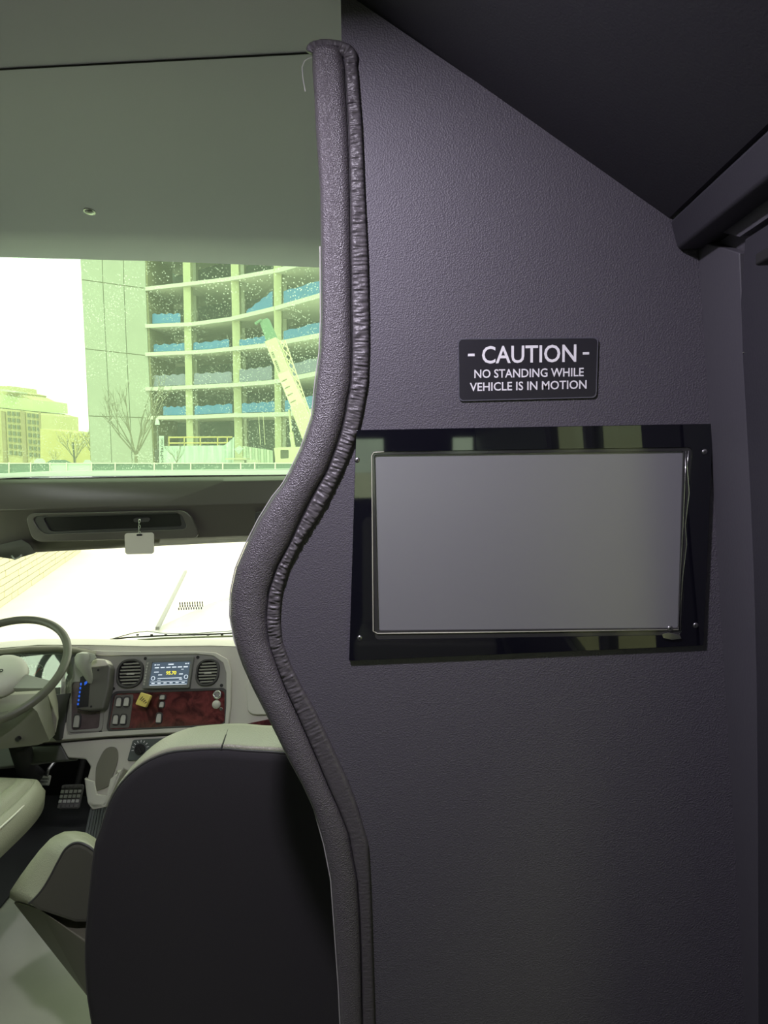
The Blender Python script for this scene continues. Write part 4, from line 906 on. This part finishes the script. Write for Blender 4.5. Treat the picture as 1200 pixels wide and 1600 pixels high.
# far apartment block
fb = thing('apartment_block', W(30, 720, 110), 'cream apartment block with stacked balconies at the far left', 'building')
FY = 110
def FP(l, dy=0): return [W(x, y, FY+dy) for x, y in l]
MB().slab(FP([(-60,632),(8,639),(40,642),(64,648),(66,727),(-60,727)]), (0, 1, 0), 0, 12).build('facade', CREAM, fb)
MB().slab(FP([(-60,615),(0,616),(45,624),(46,642),(0,637),(-60,632)]), (0, 1, 0), 1.0, 12).build('setback_floor', mat('green_metal', (.42, .46, .27), .8), fb)
MB().slab(FP([(-60,600),(8,602),(9,609),(26,613),(24,615),(45,625),(-60,618)]), (0, 1, 0), 1.5, 9).build('roof_level', CREAM, fb)
MB().slab(FP([(4,608),(27,612),(26,614),(4,611)]), (0, 1, 0), -.6, 3).build('canopy_slab', COLM, fb)
for (x0, x1) in ((3, 9), (33.5, 40), (61.5, 63)):
    MB().slab(FP([(x0,642),(x1,644),(x1+4,722),(x0+4,722)]), (0, 1, 0), -.3, .1).build('brick_pier', BRICKD, fb)
for gx, n_ in ((12.5, 3), (43.5, 3), (-8, 1)):
    for i in range(n_):
        for j in range(7):
            x = gx+i*7+j*.55; y = 641+j*10.2+(x*.10)
            if y > 712: continue
            w = MB().slab(FP([(x,y),(x+4.4,y+.4),(x+4.8,y+7.2),(x+.3,y+6.9)]), (0, 1, 0), -.25, .05).build('window', mat('window_frame_dark', (.2, .19, .12), .6), fb); ORG[w.name] = ORG[fb.name]
            MB().slab(FP([(x+.8,y+.8),(x+3.8,y+1.1),(x+4.1,y+6.3),(x+1,y+6)]), (0, 1, 0), -.3, -.26).build('pane', WINF, w)
yb = MB().slab([W(x, y, 95) for x, y in ((63,670),(140,679),(150,730),(63,730))], (0, 1, 0), 0, 8).build('yellow_warehouse', YELW); tag(yb, 'plain yellow walled low building behind the bare trees', 'building')
# bare trees
def tree(name, px, py, Y, h_, spread, n0, seed, label, lean=0):
    rnd = random.Random(seed); base = W(px, py, Y); mb = MB()
    def br(p, d, L, r, dep):
        q = p; pts = [p]
        for s_ in range(3):
            d = (d+V((rnd.uniform(-.12, .12), rnd.uniform(-.12, .12), .05))).normalized(); q = q+d*L/3; pts.append(q)
        mb.tube(pts, r, 5, rend=r*.6)
        if dep == 0: return
        for k in range(3 if dep > 1 else 4):
            e = (d+V((rnd.uniform(-1, 1), rnd.uniform(-.7, .7), rnd.uniform(-.1, .5)))*spread).normalized()
            br(pts[rnd.choice((1, 2, 3)) if k else 3], e, L*rnd.uniform(.5, .72), r*.55, dep-1)
    o = thing(name, base, label, 'tree')
    MB().tube([V((base.x, base.y, gz)), base+V((0, 0, h_*.10))], h_*.022, 7, rend=h_*.018).build('trunk', BARK, o)
    for k in range(n0):
        t = 2*math.pi*k/n0+.3; br(base+V((0, 0, h_*.08)), V((math.cos(t)*.75+lean, .4*math.sin(t), 1)).normalized(), h_*.42, h_*.011, 3)
    mb.build('branches', BARK, o)['kind'] = 'stuff'
tree('bare_tree', 213, 722, 42, 5.2, .55, 6, 3, 'large leafless tree before the concrete flank')
tree('bare_tree', 276, 726, 40, 1.6, .6, 5, 5, 'small leafless tree in front of the white sheeting')
tree('bare_tree', 118, 722, 70, 3.4, .6, 7, 8, 'round leafless tree in front of the yellow building')
tree('bare_tree', 150, 722, 66, 3.6, .7, 5, 11, 'leafless tree at the foot of the concrete flank, behind its corner')
tree('bare_tree', 86, 723, 80, 1.6, .7, 5, 14, 'low leafless bush between the apartment block and the yellow building')
# street lamp with banner
sl_ = thing('street_lamp', W(246, 727, 38), 'street lamp post with a vertical white banner', 'street lamp')
MB().tube([V((*W(247.5, 728, 38).xy, gz)), W(247.5, 728, 38), W(246, 664, 38)], .045, 8).build('pole', DARKP, sl_, smooth=True)
MB().dome(W(246, 664, 38), (0, 0, 1), .13, .3, 12, 5, base=.02).build('globe', TARP, sl_, smooth=True)
bn = MB().slab([W(x, y, 37.9) for x, y in ((248.5,681),(256,681),(256.5,729),(249,729))], (0, 1, 0), 0, .02).build('banner', TARP, sl_); ORG[bn.name] = ORG[sl_.name]
text('lettering', 'noMa/dc', W(252.7, 705, 37.87), W(252, 684, 37.9)-W(253, 727, 37.9), V((-1, 0, 0)), .17, DARKP, bn, width=1.42, depth=.01)
MB().slab([W(x, y, 37.95) for x, y in ((241.5,702),(246,702),(246,721),(242,721))], (0, 1, 0), 0, .1).build('utility_box', DARKP, sl_)
# black pole by the trees
bp_ = MB().tube([V((*W(116, 724, 60).xy, gz)), W(116, 724, 60), W(114, 691, 60)], .06, 6).build('lamp_post', DARKP); tag(bp_, 'thin dark post in front of the round leafless tree', 'post')
# barrier fence: panels and posts
fn = thing('site_fence', W(220, 735, 32), 'low dark mesh fence with pale posts along the site edge', 'fence')
px_ = [-40, 14, 48, 78, 104, 143, 180, 241, 269, 298, 348, 376, 398, 430, 470]
for a, b in zip(px_, px_[1:]):
    m = TARP if a in (78, 104) else FENCE
    MB().slab([W(x, y, 32) for x, y in ((a,724.5),(b,724.5),(b,787),(a,787))], (0, 1, 0), 0, .04).build('panel', m, fn)
for a in px_: MB().tube([W(a, 722.5, 31.95), W(a, 787, 31.95)], .035, 6).build('post', POST, fn)
MB().tube([W(-40, 724, 31.95), W(470, 724, 31.95)], .02, 5).build('rail', POST, fn)
# parked car roofs beyond the fence
for i, (x, y, w, m, lb) in enumerate(((62, 719, 9, TARP, 'white parked car roof beyond the fence, left of the yellow building'), (92, 721, 20, FENCE, 'dark parked car roof in front of the yellow building'), (137, 721, 7, TARP, 'pale parked car roof beside the concrete flank'))):
    c = thing('parked_car', W(x, 727, 45), lb, 'car')
    MB().hull([W(px, py, Y) for px, py in ((x-w,y+2),(x-w*.6,y-2.5),(x+w*.5,y-2.5),(x+w,y+2),(x+w,y+7),(x-w,y+7)) for Y in (45, 46.6)]).build('body', m, c)
